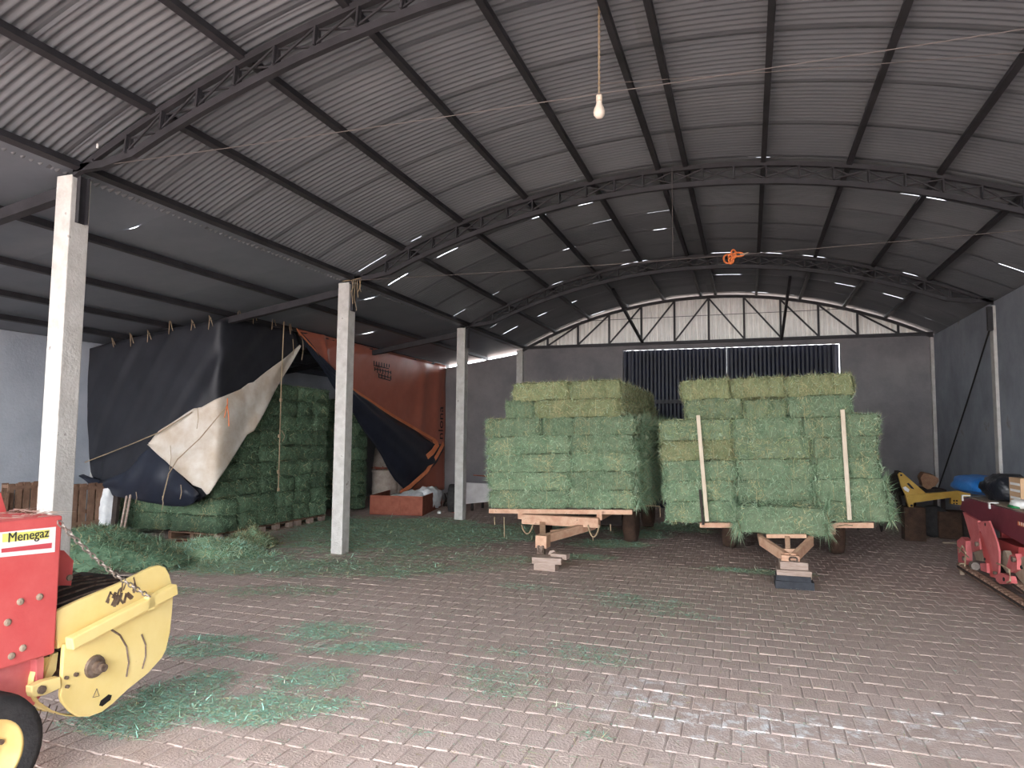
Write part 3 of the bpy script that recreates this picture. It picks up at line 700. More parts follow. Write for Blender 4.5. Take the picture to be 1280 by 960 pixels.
# triangular drawbar
tip = at(988, 700, Y=9.42)
for s, (px, py) in ((-1, (952, 676)), (1, (1014, 676))):
    q = at(px, py, Y=10.05); MB().bar(Vector((q.x, 10.05, q.z)), Vector((tip.x+s*.04, 9.45, tip.z+.02)), .06, .12).build('drawbar_arm', M['rust_paint'], T2)
    MB().bar(Vector((q.x, 10.05, q.z)), Vector((q.x+s*.02, 10.5, .50)), .06, .10).build('drawbar_arm', M['rust_paint'], T2)
q0, q1 = at(958, 670, Y=10.0), at(1008, 670, Y=10.0); MB().bar(q0, q1, .05, .05).build('cross_bar', M['rust_paint'], T2)
q0, q1 = at(984, 672, Y=9.98), at(985, 688, Y=9.65); MB().bar(q0, q1, .06, .05).build('centre_bar', M['rust_paint'], T2)
q0, q1 = at(972, 690, Y=9.62), at(1000, 690, Y=9.62); MB().bar(q0, q1, .05, .08).build('cross_bar', M['rust_paint'], T2)
MB().bb((tip.x-.11, 9.38, tip.z-.05), (tip.x+.11, 9.52, tip.z+.06)).build('hitch_box', M['rust_paint'], T2, bevel=.01)
hk = MB()
for dz in (.02, -.03): hk.tube([Vector((tip.x+.03+.045*math.cos(t), 9.34+.01*math.sin(3*t), tip.z+dz+.03*math.sin(t))) for t in [2*PI*i/12 for i in range(12)]], .012, 5, closed=True)
hk.build('hitch_ring', M['hub'], T2)
MB().tube([at(1046, 658, Y=10.44), at(1056, 656, Y=10.43), at(1066, 657, Y=10.44)], .008, 4).build('dangling_twine', M['rope'], T2)
MB().tube([at(798, 633, Y=11.2), at(812, 632, Y=11.25), at(825, 633, Y=11.3), at(825.5, 646, Y=11.3)], .007, 4).build('dangling_twine', M['rope'], T1)
# blocks under the hitches
def block(name, px0, px1, py0, py1, yf, dep, m, label, cat, grp, rz=0, z0=None):
    a = at(px0, py1, Y=yf); b = at(px1, py0, Y=yf); zb = a.z if z0 is None else z0
    c = MB().box((0, 0, (b.z-zb)/2), ((b.x-a.x), dep, b.z-zb)); o = c.build(name, m, bevel=.006); o.location = ((a.x+b.x)/2, yf+dep/2, zb); o.rotation_euler = (0, 0, rz); return tag(o, label, cat, grp)
GB = 'timber blocks under the drawbars'
block('wood_block', 667, 694, 704, 713, 9.2, .22, M['oldwood'], 'lowest wood block under the hitch of the left trailer', 'block', GB, 0, 0.0)
block('wood_block', 664, 700, 698.5, 704, 9.18, .26, M['oldwood'], 'flat wood block second from the ground under the left trailer hitch', 'block', GB, .1)
block('wood_block', 688, 709, 697.5, 702.5, 9.30, .14, M['oldwood'], 'wood offcut sticking out right of the left trailer hitch stack', 'block', GB, -.1).location.z += .045
w = MB(); a = at(683, 697, Y=9.5); w.prism([(a.x, 9.5, a.z+.0), (a.x+.22, 9.5, a.z+.0), (a.x+.19, 9.5, a.z+.05), (a.x+.1, 9.5, a.z+.11), (a.x+.05, 9.5, a.z+.10)], (0, .12, 0)); o = w.build('wood_wedge', M['oldwood']); tag(o, 'rough wood wedge on top of the stack at the left trailer hitch', 'wedge')
block('wood_block', 975, 1010, 704, 716, 9.32, .26, M['oldwood'], 'wood block just under the ring hitch of the right trailer', 'block', GB, .03)
block('wood_block', 971, 1015, 715, 722, 9.24, .30, M['oldwood'], 'wide pale board on the charcoal block under the right trailer hitch', 'block', GB, 0)
block('charcoal_block', 970, 1014, 722, 729, 9.22, .32, M['darkblock'], 'upper charcoal block under the right trailer hitch', 'block', 'charcoal blocks', 0)
block('charcoal_block', 969, 1018, 729, 737.5, 9.20, .34, M['darkblock'], 'lowest charcoal block under the right trailer hitch, on the floor', 'block', 'charcoal blocks', .02, 0.0)

# ================================================================= HAY STORE STACK (under the tarp, left)
SX = -8.52
GS = 'bales of the tall stack in the hay store'
NROW, bh, bd = 9, .302, .535
for l in range(NROW):
    for c in range(6):
        y = 9.45+bd/2+c*bd
        dz = -.04*(l/NROW) if c == 5 else 0
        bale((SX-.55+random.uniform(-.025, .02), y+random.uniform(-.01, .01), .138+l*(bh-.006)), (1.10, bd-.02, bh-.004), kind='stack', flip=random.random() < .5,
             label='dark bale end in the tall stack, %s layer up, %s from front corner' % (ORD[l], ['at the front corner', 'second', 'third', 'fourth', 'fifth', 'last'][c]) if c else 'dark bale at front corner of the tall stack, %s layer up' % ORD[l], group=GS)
for l in range(4):
    for k in range(2):
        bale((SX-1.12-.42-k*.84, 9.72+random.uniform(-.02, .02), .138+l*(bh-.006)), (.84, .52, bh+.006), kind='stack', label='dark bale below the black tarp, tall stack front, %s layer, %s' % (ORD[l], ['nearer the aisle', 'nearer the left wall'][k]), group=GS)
for (xx, lb) in ((-9.47, 0), (-10.44, 1)):
    for l in range(9 if lb == 0 else 7):
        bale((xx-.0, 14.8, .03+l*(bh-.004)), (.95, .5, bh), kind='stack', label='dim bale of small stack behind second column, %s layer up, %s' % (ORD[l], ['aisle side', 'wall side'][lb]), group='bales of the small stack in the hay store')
def pallet(name, origin, ux, uy, L, W_, label, grp, slats=7, m='palletwood', th=.02, hh=.10):
    """ux: along the pallet, uy: across, both unit vectors; thickness goes along ux x uy"""
    ux = Vector(ux); uy = Vector(uy); uz = ux.cross(uy); o = Vector(origin); t = thing(name, tuple(o), label, 'pallet', grp)
    R = Matrix((ux, uy, uz)).transposed()
    for side in (0, 1):
        for i in range(slats):
            if side == 0 and i % 3: continue
            c = o+ux*(L*(i+.5)/slats)+uy*(W_/2)+uz*(th/2 if side == 0 else hh+th*1.5); MB().box(c, (L/slats*.74, W_, th), R).build('slat', M[m], t)
    for j in (.0,):
        for q in (.1, .5, .9): MB().box(o+ux*(L*q)+uy*.05+uz*(th+hh/2), (.13, .09, hh*.96), R).build('block', M['oldwood'], t)
        MB().box(o+ux*(L/2)+uy*.05+uz*(th*.5), (L, .09, th*.98), R).build('bottom_board', M['oldwood'], t)
    for j in (.5, .95):
        c = o+ux*(L/2)+uy*(W_*j)+uz*(th+hh/2); MB().box(c, (L, .07, hh*.96), R).build('bearer', M[m], t)
    return t
for k, y in enumerate((9.48, 10.58, 11.66)):
    pallet('pallet', (SX-.04, y, .0), (0, 1, 0), (-1, 0, 0), 1.02, 1.06, 'low pallet under the tall bale stack, %s' % ['at its front corner', 'in the middle', 'at its far end'][k], 'pallets under the stack', hh=.095)

# ================================================================= TARPS OF THE HAY STORE
TX, TY = -8.36, 9.16                     # the curtain hangs along X=TX and, round the corner, along Y=TY
def hang(px, py, off=0., k=14.):
    """point of the L-shaped curtain surface (rounded corner); off moves it towards the aisle"""
    v = ray(px, py); tx = (TX+off)/v.x; ty = (TY-off)/v.y
    return CAM + v*(math.log(math.exp(k*(tx-12))+math.exp(k*(ty-12)))/k+12)
def poly(pts, u):
    """point at fraction u of a pixel polyline"""
    d = [math.dist(pts[i], pts[i+1]) for i in range(len(pts)-1)]; s = u*sum(d)
    for i, l in enumerate(d):
        if s <= l or i == len(d)-1: f = s/l if l else 0; return (pts[i][0]+(pts[i+1][0]-pts[i][0])*f, pts[i][1]+(pts[i+1][1]-pts[i][1])*f)
        s -= l
def sheet(A, B, nu, nv, fn):
    P = []
    for j in range(nv+1):
        r = []
        for i in range(nu+1):
            a = poly(A, i/nu); b = poly(B, i/nu); f = j/nv; r.append(fn(a[0]+(b[0]-a[0])*f, a[1]+(b[1]-a[1])*f, i/nu, f))
        P.append(r)
    return P
def fold(u, f, n, a): w = u+.28*f; return (a*.6*math.sin(w*n)*(1-.45*f)+a*.35*math.sin(w*n*2.3+1))*(.35+.65*abs(math.sin(u*5+f*3)))
bt = thing('tarp', tuple(hang(250, 440)), 'black plastic tarp hanging from the sloping lean-to rafter with its cream underside folded out', 'tarp')
A = [(104, 438), (140, 428), (180, 419), (222, 409), (275, 399), (300, 400), (365, 411), (373, 430)]
B = [(113, 590), (120, 606), (150, 618), (185, 624), (215, 630), (238, 631), (252, 626), (258, 618)]
def black(px, py, u, f):
    p = hang(px, py, .0); d = (fold(u, f, 34, .02)+.10*max(0, f-.62)*(1 if u > .15 else 0)+.05*math.exp(-((u-.55-.45*(1-f)*.4)/.03)**2)*math.sin(f*PI))
    n = Vector((1, 0, 0)) if px > 300 else (Vector((0, -1, 0)) if px < 255 else Vector((.7, -.7, 0)))
    return p+n*d
MB().grid(sheet(A, B, 90, 44, black), thick=(-.004, .006, 0)).build('black_sheet', M['blacktarp'], bt, smooth=True)
U = [(196, 553), (200, 545), (207, 538), (240, 516), (268, 500), (300, 487), (325, 468), (350, 449), (372, 431)]
D_ = [(197, 556), (205, 565), (225, 583), (246, 603), (259, 619), (282, 585), (305, 549), (340, 489), (373, 433)]
def cream(px, py, u, f):
    p = hang(px, py, .0); d = .06+.10*(1-u)*(.3+.7*math.sin(PI*f*.8+.3))+.025*math.sin(f*9+u*7)*(1-u)+.012*math.sin(u*23+f*5)+.10*max(0, f*(1-u)-.2)
    n = Vector((1, 0, 0)) if px > 310 else (Vector((0, -1, 0)) if px < 250 else Vector((.7, -.7, 0)))
    return p+n*d
MB().grid(sheet(U, D_, 60, 26, cream), thick=(-.004, .006, 0)).build('folded_underside', M['whitetarp'], bt, smooth=True)
lo_a = [(113, 592), (135, 600), (165, 590), (185, 568), (199, 557), (222, 582), (247, 606), (257, 618)]
lo_b = [(114, 596), (124, 610), (150, 619), (185, 625), (215, 631), (238, 632), (250, 628), (257, 620)]
def lower(px, py, u, f):
    p = hang(px, py, 0); return p+Vector((.2, -1, 0)).normalized()*(.17+.10*math.sin(PI*f)+.02*math.sin(u*30+f*4))
MB().grid(sheet(lo_a, lo_b, 50, 16, lower), thick=(-.004, .006, 0)).build('turned_up_hem', M['bluetarp'], bt, smooth=True)
for (x, y, l) in ((140, 425, 9), (163, 420, 13), (185, 416, 12), (212, 403, 15), (240, 403, 10), (262, 398, 14), (298, 388, 14), (317, 391, 14), (341, 396, 16), (361, 402, 16)):
    p = hang(x, y, .05); q = hang(x+random.uniform(-3, 3), y+l, .07); e = hang(x+4, y+l*.7, .06)
    m = MB(); m.tube([q, p, hang(x-1, y-4, .02), p+Vector((.02, 0, .01)), e], .006, 5); m.build('tie', M['rope'], bt)
for (x, y, l) in ((213, 557, 30), (247, 510, 26), (226, 606, 18), (170, 615, 14), (203, 620, 18), (366, 424, 28), (378, 420, 30)):
    p = hang(x, y, .30 if y > 500 else .05); MB().tube([p, hang(x+1, y+l*.5, .31 if y > 500 else .06), hang(x-1, y+l, .30 if y > 500 else .05)], .007, 4).build('dangling_tie', M['rope'], bt)
rp = MB(); P = [hang(106, 578, .12), hang(160, 557, .16), hang(200, 540, .22), hang(240, 515, .16)]; rp.tube(P, .009, 5); tag(rp.build('tarp_rope', M['rope']), 'taut twine holding the black tarp back to the left wall side', 'rope')
rp = MB(); P = [hang(285, 506, .24), hang(250, 548, .32), hang(222, 574, .36), hang(211, 592, .38), hang(203, 625, .34)]; rp.tube(P, .009, 5); tag(rp.build('tarp_rope', M['rope']), 'twine crossing the cream underside of the folded tarp', 'rope')
c0 = hang(284, 507, .25); m = MB()
m.tube([c0+Vector((0, 0, .12)), c0+Vector((.03, -.03, .02)), c0, c0+Vector((-.03, -.02, -.2))], .008, 5); m.tube([c0, c0+Vector((.05, -.02, -.12)), c0+Vector((.07, -.02, -.34))], .008, 5); m.build('knotted_end', M['orangecord'], bt)

ot = thing('tarp', tuple(hang(470, 450)), 'orange tarp hanging beyond the second column, black back turned out at the bottom', 'tarp')
A = [(371, 411), (400, 418), (440, 428), (500, 443), (557, 457)]
B = [(374, 419), (410, 470), (440, 510), (505, 610), (557, 612)]
def orng(px, py, u, f): return hang(px, py, 0)+Vector((fold(u, f, 46, .016)+.05*math.exp(-((u-.86)/.02)**2)+.04*math.exp(-((u-.95)/.015)**2)+.04*math.exp(-((u-.17-.06*f)/.012)**2)*(f < .9), 0, 0))
MB().grid(sheet(A, B, 90, 40, orng), thick=(-.006, 0, 0)).build('orange_sheet', M['orangetarp'], ot, smooth=True)
U = [(372, 416), (405, 453), (440, 488), (490, 521), (538, 553), (553, 556)]
D_ = [(374, 424), (405, 470), (440, 520), (474, 572), (490, 600), (506, 617)]
def back(px, py, u, f): return hang(px, py, .0)+Vector((.07+.16*math.sin(PI*min(1, f*1.1))*min(1, u*2)+.02*math.sin(u*25+f*9)+.015*math.sin(f*22+u*6), 0, 0))
MB().grid(sheet(U, D_, 60, 24, back), thick=(-.006, 0, 0)).build('black_back_flap', M['bluetarp'], ot, smooth=True)
def hem(P, wd, name='hem', off=.1):
    m = MB(); R = []
    for i in range(25):
        a = poly(P, i/24); R.append([hang(a[0], a[1], off), hang(a[0]+wd*.35, a[1]+wd, off+.02)])
    m.grid(R, thick=(-.012, 0, 0)); m.build(name, M['orangetrim'], ot)
hem([(371, 410), (405, 449), (440, 484), (490, 517), (545, 549)], 4.5)
hem([(554, 552), (546, 567), (532, 588), (512, 606), (500, 614)], 4.5, off=.22)
hem([(540, 548), (547, 551), (540, 562), (533, 568)], 6, 'hem_fold', off=.24)
# smudged printed mark and lettering on the orange sheet
ink = MB(); r5 = random.Random(3)
for row_, (x0, y0, x1, n) in enumerate(((467, 451, 486, 7), (468, 459, 488, 7), (473, 466, 488, 5))):
    for i in range(n):
        x = x0+(x1-x0)*i/(n-1); y = y0+(x-x0)*.22; ww, hh = 1.0, r5.uniform(4.2, 6.4)
        q = [hang(x, y, .075), hang(x+ww, y+.3, .075), hang(x+ww, y+hh, .075), hang(x, y+hh, .075)]; ink.prism(q, (.003, 0, 0))
    for yy in (1.5, 5.):
        if r5.random() < .8:
            q = [hang(x0, y0+yy, .076), hang(x1, y0+yy+4.3, .076), hang(x1, y0+yy+5.4, .076), hang(x0, y0+yy+1.1, .076)]; ink.prism(q, (.003, 0, 0))
ink.build('printed_mark', M['ink'], ot)
def text_mesh(txt, size, name='t', bold=0.0):
    c = bpy.data.curves.new(name, 'FONT'); c.body = txt; c.size = size; c.extrude = .0015; c.offset = bold; c.align_x = 'LEFT'; c.resolution_u = 3
    o = bpy.data.objects.new(name, c); COL.objects.link(o); bpy.context.view_layer.update()
    me = bpy.data.meshes.new_from_object(o.evaluated_get(bpy.context.evaluated_depsgraph_get())); bpy.data.objects.remove(o); return me
def put_text(txt, size, name, m, parent, origin, ux, uy, bold=0.):
    me = text_mesh(txt, size, name, bold); me.materials.clear(); me.materials.append(M[m])
    ux = Vector(ux).normalized(); uy = Vector(uy).normalized(); R = Matrix((ux, uy, ux.cross(uy))).transposed().to_4x4(); me.transform(R)
    o = bpy.data.objects.new(name, me); COL.objects.link(o); o.parent = parent; o.location = Vector(origin)-ORG[parent.name]; return o
q = hang(553.5, 550, .11); put_text('nlona', .44, 'lettering', 'ink', ot, q, (0, .0, 1), (0, -1, 0))
tr = MB(); P = [at(355, 402, X=-8.15), at(352, 470, X=-8.15), at(350, 540, X=-8.15), at(348, 612, X=-8.15)]; tr.tube(P, .010, 5)
for (x, y) in ((351, 500), (349, 545), (348, 590), (348, 612)): c = at(x, y, X=-8.15); tr.box(c, (.035, .035, .06))
tr.tube([at(352, 538, X=-8.14), at(356, 545, X=-8.10), at(353, 552, X=-8.14)], .006, 4)
tag(tr.build('hanging_twine', M['rope']), 'long knotted twine hanging from the lean-to in front of the tall bale stack', 'twine')

# ================================================================= LEFT: pallets, sack, drum, crate, trough
def standing_pallet(x, y0, y1, h, label, z0=0):
    t = thing('pallet', (x, (y0+y1)/2, z0), label, 'pallet', 'pallets standing by the left wall'); n = 7
    for i in range(n):
        a = y0+(y1-y0)*i/n; MB().bb((x, a, z0), (x+.02, a+(y1-y0)/n*.76, z0+h+random.uniform(-.01, .01))).build('slat', M['palletwood'], t)
        if i % 2 == 0: MB().bb((x-.13, a, z0), (x-.11, a+(y1-y0)/n*.76, z0+h)).build('slat', M['palletwood'], t)
    for f in (.04, .5, .93): MB().bb((x-.105, y0, z0+h*f), (x-.005, y1, z0+h*f+.05)).build('bearer', M['palletwood'], t)
    for f in (.32, .9): MB().bb((x+.021, y0+.01, z0+h*f), (x+.035, y1-.01, z0+h*f+.05)).build('batten', M['palletwood'], t)
    return t
standing_pallet(-10.5, 7.85, 8.93, .98, 'brown wooden pallet standing on edge between the nearest column and the white sack')
standing_pallet(-11.12, 7.72, 8.62, 1.02, 'dark wooden pallet standing against the left wall, left of the nearest column')
standing_pallet(-11.0, 7.42, 7.66, .90, 'narrow broken pallet piece leaning against the left wall at the photo edge')
def blob(c, rad, n=20, m=12, amp=.12, fr=3., seed=0, flat=.25, top=None):
    v = []; off = Vector((seed*5.1, seed*2.3, seed))
    for i in range(m+1):
        th = PI*i/m; row_ = []
        for j in range(n):
            ph = 2*PI*j/n; d = Vector((math.sin(th)*math.cos(ph), math.sin(th)*math.sin(ph), math.cos(th)))
            d = Vector((math.copysign(abs(d.x)**.8, d.x), math.copysign(abs(d.y)**.8, d.y), math.copysign(abs(d.z)**.8, d.z)))
            s = 1+noise.noise(d*fr+off)*amp+noise.noise(d*fr*2.7+off)*amp*.5
            p = Vector((d.x*rad[0]*s, d.y*rad[1]*s, d.z*rad[2]*s)); p.z = max(p.z, -rad[2]*(1-flat)); row_.append(Vector(c)+p+Vector((0, 0, rad[2]*(1-flat))))
        v.append(row_+[row_[0]])
    return v
p = at(134, 645, Y=9.0); s = MB().grid(blob((p.x, 8.98, .02), (.14, .14, .52), 18, 16, .22, 2.2, 4)); o = s.build('sack', M['sack'], smooth=True); tag(o, 'crumpled white sack standing against the pallet under the black tarp', 'sack')
p = at(143, 640, Y=8.95); tag(MB().bar((p.x, 8.95, .02), (p.x-.03, 9.02, .92), .10, .06).build('dark_post', M['darkiron']), 'dark upright plank end right of the white sack', 'post')
for k, px in enumerate((150, 154.5)):
    p = at(px, 640, Y=8.9); tag(MB().bar((p.x, 8.9, .02), (p.x+.05, 8.98, .80), .035, .02).build('stick', M['oldwood']), ['weathered stick standing next to the dark post', 'weathered stick farthest right of the dark post'][k], 'stick')
tag(MB().box(at(240, 677, Z=.1), (.62, .18, .03), Matrix.Rotation(.45, 3, 'Z')).build('plank', M['rustbox']), 'reddish plank half buried in the loose hay below the folded tarp', 'plank')
# drum with a sack on it
p = at(473, 634, Z=0); R0 = .33
dm = MB().lathe([(R0, 0), (R0*1.02, .03), (R0, .06), (R0*.99, .42), (R0*1.03, .45), (R0*.99, .48), (R0*.98, .86), (R0*1.04, .90), (R0*1.04, .93), (R0*.9, .95), (R0*.85, .92)], (p.x, p.y+.3, 0), n=28); d = dm.build('drum', M['barrel'], smooth=True)
tag(d, 'stained pale drum standing behind the rust brown crate', 'drum')
mm = MB()
for i in range(9): a = i*.7; mm.bar((p.x+.25*math.cos(a)-.02, p.y+.3+.25*math.sin(a), .96+.008*(i%3)), (p.x-.35*math.cos(a+.5), p.y+.3-.35*math.sin(a+.5), .99+.006*(i % 3)), .035, .02)
tag(mm.build('stick_bundle', M['rustbox']), 'flat tangle of reddish sticks on top of the pale drum', 'sticks')
q = at(495, 600, Y=p.y+.75); tag(MB().grid(blob((q.x, p.y+.75, .0), (.22, .22, .86), 18, 14, .12, 2, 9)).build('sack', M['barrel'], smooth=True), 'tall dull tan sack standing in shadow right of the pale drum', 'sack')
q2 = at(478, 570, Y=p.y+1.0); tag(MB().grid(blob((q2.x, p.y+1.05, .0), (.26, .24, 1.0), 18, 14, .12, 2, 6)).build('sack', M['barrel'], smooth=True), 'dim tan sack behind the pale drum', 'sack')
# rust-brown crate
a = at(463, 643, Z=0); b = at(528, 645, Z=0); c = at(552, 633, Z=0); cz = .44
cr = thing('crate', tuple((a+c)/2), 'rust brown open sheet crate holding white sacks below the orange tarp', 'crate')
d_ = a+(c-b); e1 = (b-a).normalized(); e2 = (c-b).normalized()
for p0, p1, nm in ((a, b, 'front_panel'), (b, c, 'side_panel'), (d_, c, 'back_panel'), (a, d_, 'side_panel')):
    up = Vector((0, 0, cz)); n_ = Vector((0, 0, 1)).cross(p1-p0).normalized()*.02
    pan = MB().prism([p0, p1, p1+up, p0+up], n_ if nm != 'x' else n_).build(nm, M['rustbox'], cr)
    l = (p1-p0).length; dd = (p1-p0).normalized()
    if nm == 'front_panel':
        MB().bar(p0+dd*(l*.56)-n_*.4+Vector((0, 0, .0)), p0+dd*(l*.56)-n_*.4+up, .05, .012, up=tuple(n_)).build('strip', M['rustbox'], pan)
        MB().bar(p0-n_*.3+up*.97, p1-n_*.3+up*.97, .014, .035).build('rim', M['rustbox'], pan)
MB().prism([a, b, c, d_], (0, 0, .02)).build('bottom_panel', M['rustbox'], cr)
for k, (fx, fy, sx, sz, lb) in enumerate(((.62, .5, .36, .42, 'white sack lying in the rust brown crate, left one'), (.85, .62, .26, .48, 'white sack lying in the rust brown crate, right one at the corner'), (.32, .6, .3, .33, 'white sack low in the rust brown crate, nearest the drum'))):
    p = a+(b-a)*fx+(d_-a)*fy; tag(MB().grid(blob((p.x, p.y, .03), (sx, .5, sz*.60), 20, 12, .3, 3, 20+k, flat=.2)).build('sack', M['sack'], smooth=True), lb, 'sack', 'white sacks in the crate')
p = at(556, 634, Z=0); sk = MB()
for i in range(7): sk.bar((p.x+.05*i-.12, p.y+.2+.03*i, 0.01), (p.x+.12*math.sin(i*2.1), p.y+.1+.05*i, .22+.06*(i % 3)), .05, .03)
tag(sk.build('scrap_sticks', M['darkiron']), 'dark scrap sticks leaning at the right corner of the crate', 'scrap')
# trough / cart behind the third column
a = at(578, 640, Z=.2); tq = thing('feed_trough', (-6.0, 16.2, 0), 'dirty white sheet trough behind the farthest column, full of red scrap wood', 'trough')
P = [at(560, 602, Y=15.6), at(622, 604, Y=15.6), at(622, 630, Y=15.6), at(560, 634, Y=15.6)]
tz0, tz1 = P[3].z, P[0].z; x0, x1 = at(582, 600, Y=15.6).x, at(622, 600, Y=15.6).x+.5
MB().prism([(x0, 15.6, .18), (x1, 15.75, .34), (x1, 15.75, .66), (x0, 15.6, .70)], (0, .03, 0)).build('front_panel', M['whitebox'], tq)
MB().prism([(x0, 16.5, .2), (x1, 16.65, .3), (x1, 16.65, .60), (x0, 16.5, .62)], (0, .03, 0)).build('back_panel', M['whitebox'], tq)
MB().prism([(x0, 15.63, .4), (x1, 15.78, .44), (x1, 16.65, .44), (x0, 16.5, .4)], (0, 0, .02)).build('bottom_panel', M['darkiron'], tq)
for x in (x0+.1, x1-.1):
    for y in (15.8, 16.5): MB().bar((x, y, 0), (x, y, .44), .05, .05).build('leg', M['darkiron'], tq)
r6 = random.Random(5)
for i in range(9):
    p = Vector((x0+.2+(x1-x0-.35)*r6.random(), 15.85+.4*r6.random(), .72+.028*i)); dv = Vector((r6.uniform(-.32, .32), r6.uniform(-.15, .15), r6.uniform(-.02, .05)))
    tag(MB().bar(p-dv, p+dv, .07, .022).build('board_offcut', M['rustbox'] if i % 3 else M['orangetrim']), ('reddish brown' if i % 3 else 'bright orange')+' board offcut on the dirty white trough, %s of the heap' % ['at the bottom', 'second layer', 'third layer', 'fourth layer', 'in the middle', 'sixth layer', 'seventh layer', 'just under the top', 'on top'][i], 'offcut', 'offcuts on the trough')
for (px, py, R, lb) in ((566, 612, .34, 'dark tyre standing left of the farthest column'),):
    p = at(px, py, Y=15.3); m = wheel_mb((0, 0, 0), R, .2); o = m.build('tyre', M['rubber'], smooth=True); o.location = (p.x, 15.3, R*.0+.0); o.rotation_euler = (0, 0, .3); tag(o, lb, 'tyre')
p = at(569, 634, Z=.12); c = MB().lathe([(.10, 0), (.12, .05), (.12, .26), (.06, .3), (.05, .33)], (p.x, p.y, 0), n=14); tag(c.build('red_can', M['red'], smooth=True), 'small red can at the foot of the farthest column', 'can')
p = at(549, 641, Z=0.02); tag(MB().grid(blob((p.x, p.y, 0), (.05, .05, .04), 10, 8, .1)).build('white_scrap', M['white'], smooth=True), 'tiny white scrap on the floor by the crate corner', 'scrap')

# ================================================================= RIGHT BACK: ochre implement, log, dark iron
YI = 14.5
im = thing('implement_arm', tuple(at(1165, 640, Y=YI)), 'ochre yellow implement arm with a triangular lug plate standing before the back corner', 'implement')
PL = [(1122.5, 593), (1124.5, 590.5), (1128, 591), (1157.5, 616.5), (1132, 619.5), (1126, 607)]
MB().prism([at(x, y, Y=YI-.02) for x, y in PL], (0, .05, 0)).build('lug_plate', M['ochre'], im)
AR = [(1132, 619), (1158, 617), (1190, 614.5), (1213, 612.5), (1213, 620), (1203, 622), (1203, 631.5), (1189, 630), (1189, 622), (1142, 628.5), (1141.5, 634), (1136.5, 635), (1134, 627)]
MB().prism([at(x, y, Y=YI-.06) for x, y in AR], (0, .12, 0)).build('arm', M['ochre'], im)
for (x, y, r, d) in ((1126.5, 594, .018, -.025), (1139.5, 632, .022, -.065), (1192.5, 626, .016, -.065), (1196, 626, .016, -.065), (1192.5, 629.5, .014, -.065), (1196, 629.5, .014, -.065)):
    p = at(x, y, Y=YI+d); MB().lathe([(r, 0), (r, .008)], p-Vector((0, .004, 0)), 'Y', 10).build('pin_hole', M['ink'], im)
MB().prism([at(x, y, Y=YI-.028) for x, y in ((1133.5, 604.5), (1136, 603.5), (1142, 610), (1143, 611.5), (1139, 610.5))], (0, .006, 0)).build('slot', M['ink'], im)
MB().prism([at(x, y, Y=YI-.028) for x, y in ((1128.5, 609.5), (1132, 608), (1137, 612), (1135.5, 615.5), (1131, 613))], (0, .006, 0)).build('sticker', M['stickwhite'], im)
p = at(1140, 660, Z=0); lg = at(1140, 633, Y=YI+.1)
MB().bb((lg.x-.17, YI-.12, 0), (lg.x+.17, YI+.22, lg.z)).build('stand_box', M['mudtyre'], im)
x1 = at(1208, 640, Y=YI).x; MB().bb((x1-.06, YI-.04, 0), (x1+.06, YI+.06, at(1208, 622, Y=YI).z)).build('stand_leg', M['darkiron'], im)
p = at(1167, 641, Y=YI+.6); o = wheel_mb((0, 0, 0), .30, .2).build('dark_roller', M['rubber'], smooth=True); o.rotation_euler = (0, 0, PI/2-.1); o.location = (p.x, YI+.62, 0); tag(o, 'dark wheel lying behind under the ochre implement arm', 'wheel')
p = at(1194, 650, Y=YI+.65); tag(MB().bb((p.x-.32, YI+.45, 0), (p.x+.32, YI+.95, .50)).build('scrap_box', M['mudtyre'], bevel=.02), 'dark brown box on the floor under the right end of the ochre arm', 'box')
tag(MB().bb((p.x-.42, YI-.25, 0), (p.x+.12, YI-.19, .03)).build('floor_strip', M['dust']), 'thin grey strip lying on the floor before the dark brown box', 'strip')
# dark iron machine beside the right load
dk = thing('iron_plough', tuple(at(1117, 655, Z=0)), 'dark jumbled iron plough between the right hay trailer and the ochre arm', 'plough')
r7 = random.Random(2); bx = at(1110, 630, Y=15.6)
MB().bar((bx.x-1.3, 15.6, .75), (bx.x+.35, 15.6, .8), .12, .12).build('beam', M['darkiron'], dk)
for i in range(4):
    x = bx.x-1.1+i*.42; MB().bar((x, 15.6, .75), (x+.1, 15.5, .2), .07, .10).build('shank', M['darkiron'], dk)
    MB().lathe([(.05, -.02), (.27, .0), (.05, .02)], (x+.1, 15.45, .27), 'X', 16).build('disc', M['darkiron'], dk)
MB().bar((bx.x+.1, 15.6, .8), (bx.x+.18, 15.5, 1.22), .09, .09).build('mast', M['darkiron'], dk)
MB().bar((bx.x-.3, 15.6, .8), (bx.x+.18, 15.5, 1.2), .07, .07).build('mast_brace', M['darkiron'], dk)
MB().lathe([(.02, -.06), (.17, -.05), (.17, .05), (.02, .06)], (bx.x+.16, 15.45, 1.0), 'Y', 16).build('gear', M['darkiron'], dk, smooth=True)
# log on a dark stand
c = at(1160, 601, Y=15.5); m = MB(); n = 18; rr_ = [.15*(1+.12*math.sin(3*t+1)+.06*math.sin(7*t)) for t in [2*PI*i/n for i in range(n)]]
pr = [Vector((c.x+rr_[i]*math.cos(2*PI*i/n), 15.42, c.z+rr_[i]*math.sin(2*PI*i/n))) for i in range(n)]; m.prism(pr, (0.1, .75, 0)); tag(m.build('log', M['bark']), 'short brown log lying end-on above the ochre implement arm', 'log')
zl_ = c.z-.16; st = MB().bb((c.x-.3, 15.45, zl_-.07), (c.x+.3, 16.2, zl_))
for sx in (-.25, .25):
    for sy in (15.52, 16.12): st.bar((c.x+sx, sy, 0), (c.x+sx, sy, zl_-.06), .06, .06)
tag(st.build('iron_rack', M['darkiron']), 'low dark iron rack carrying the brown log', 'rack')

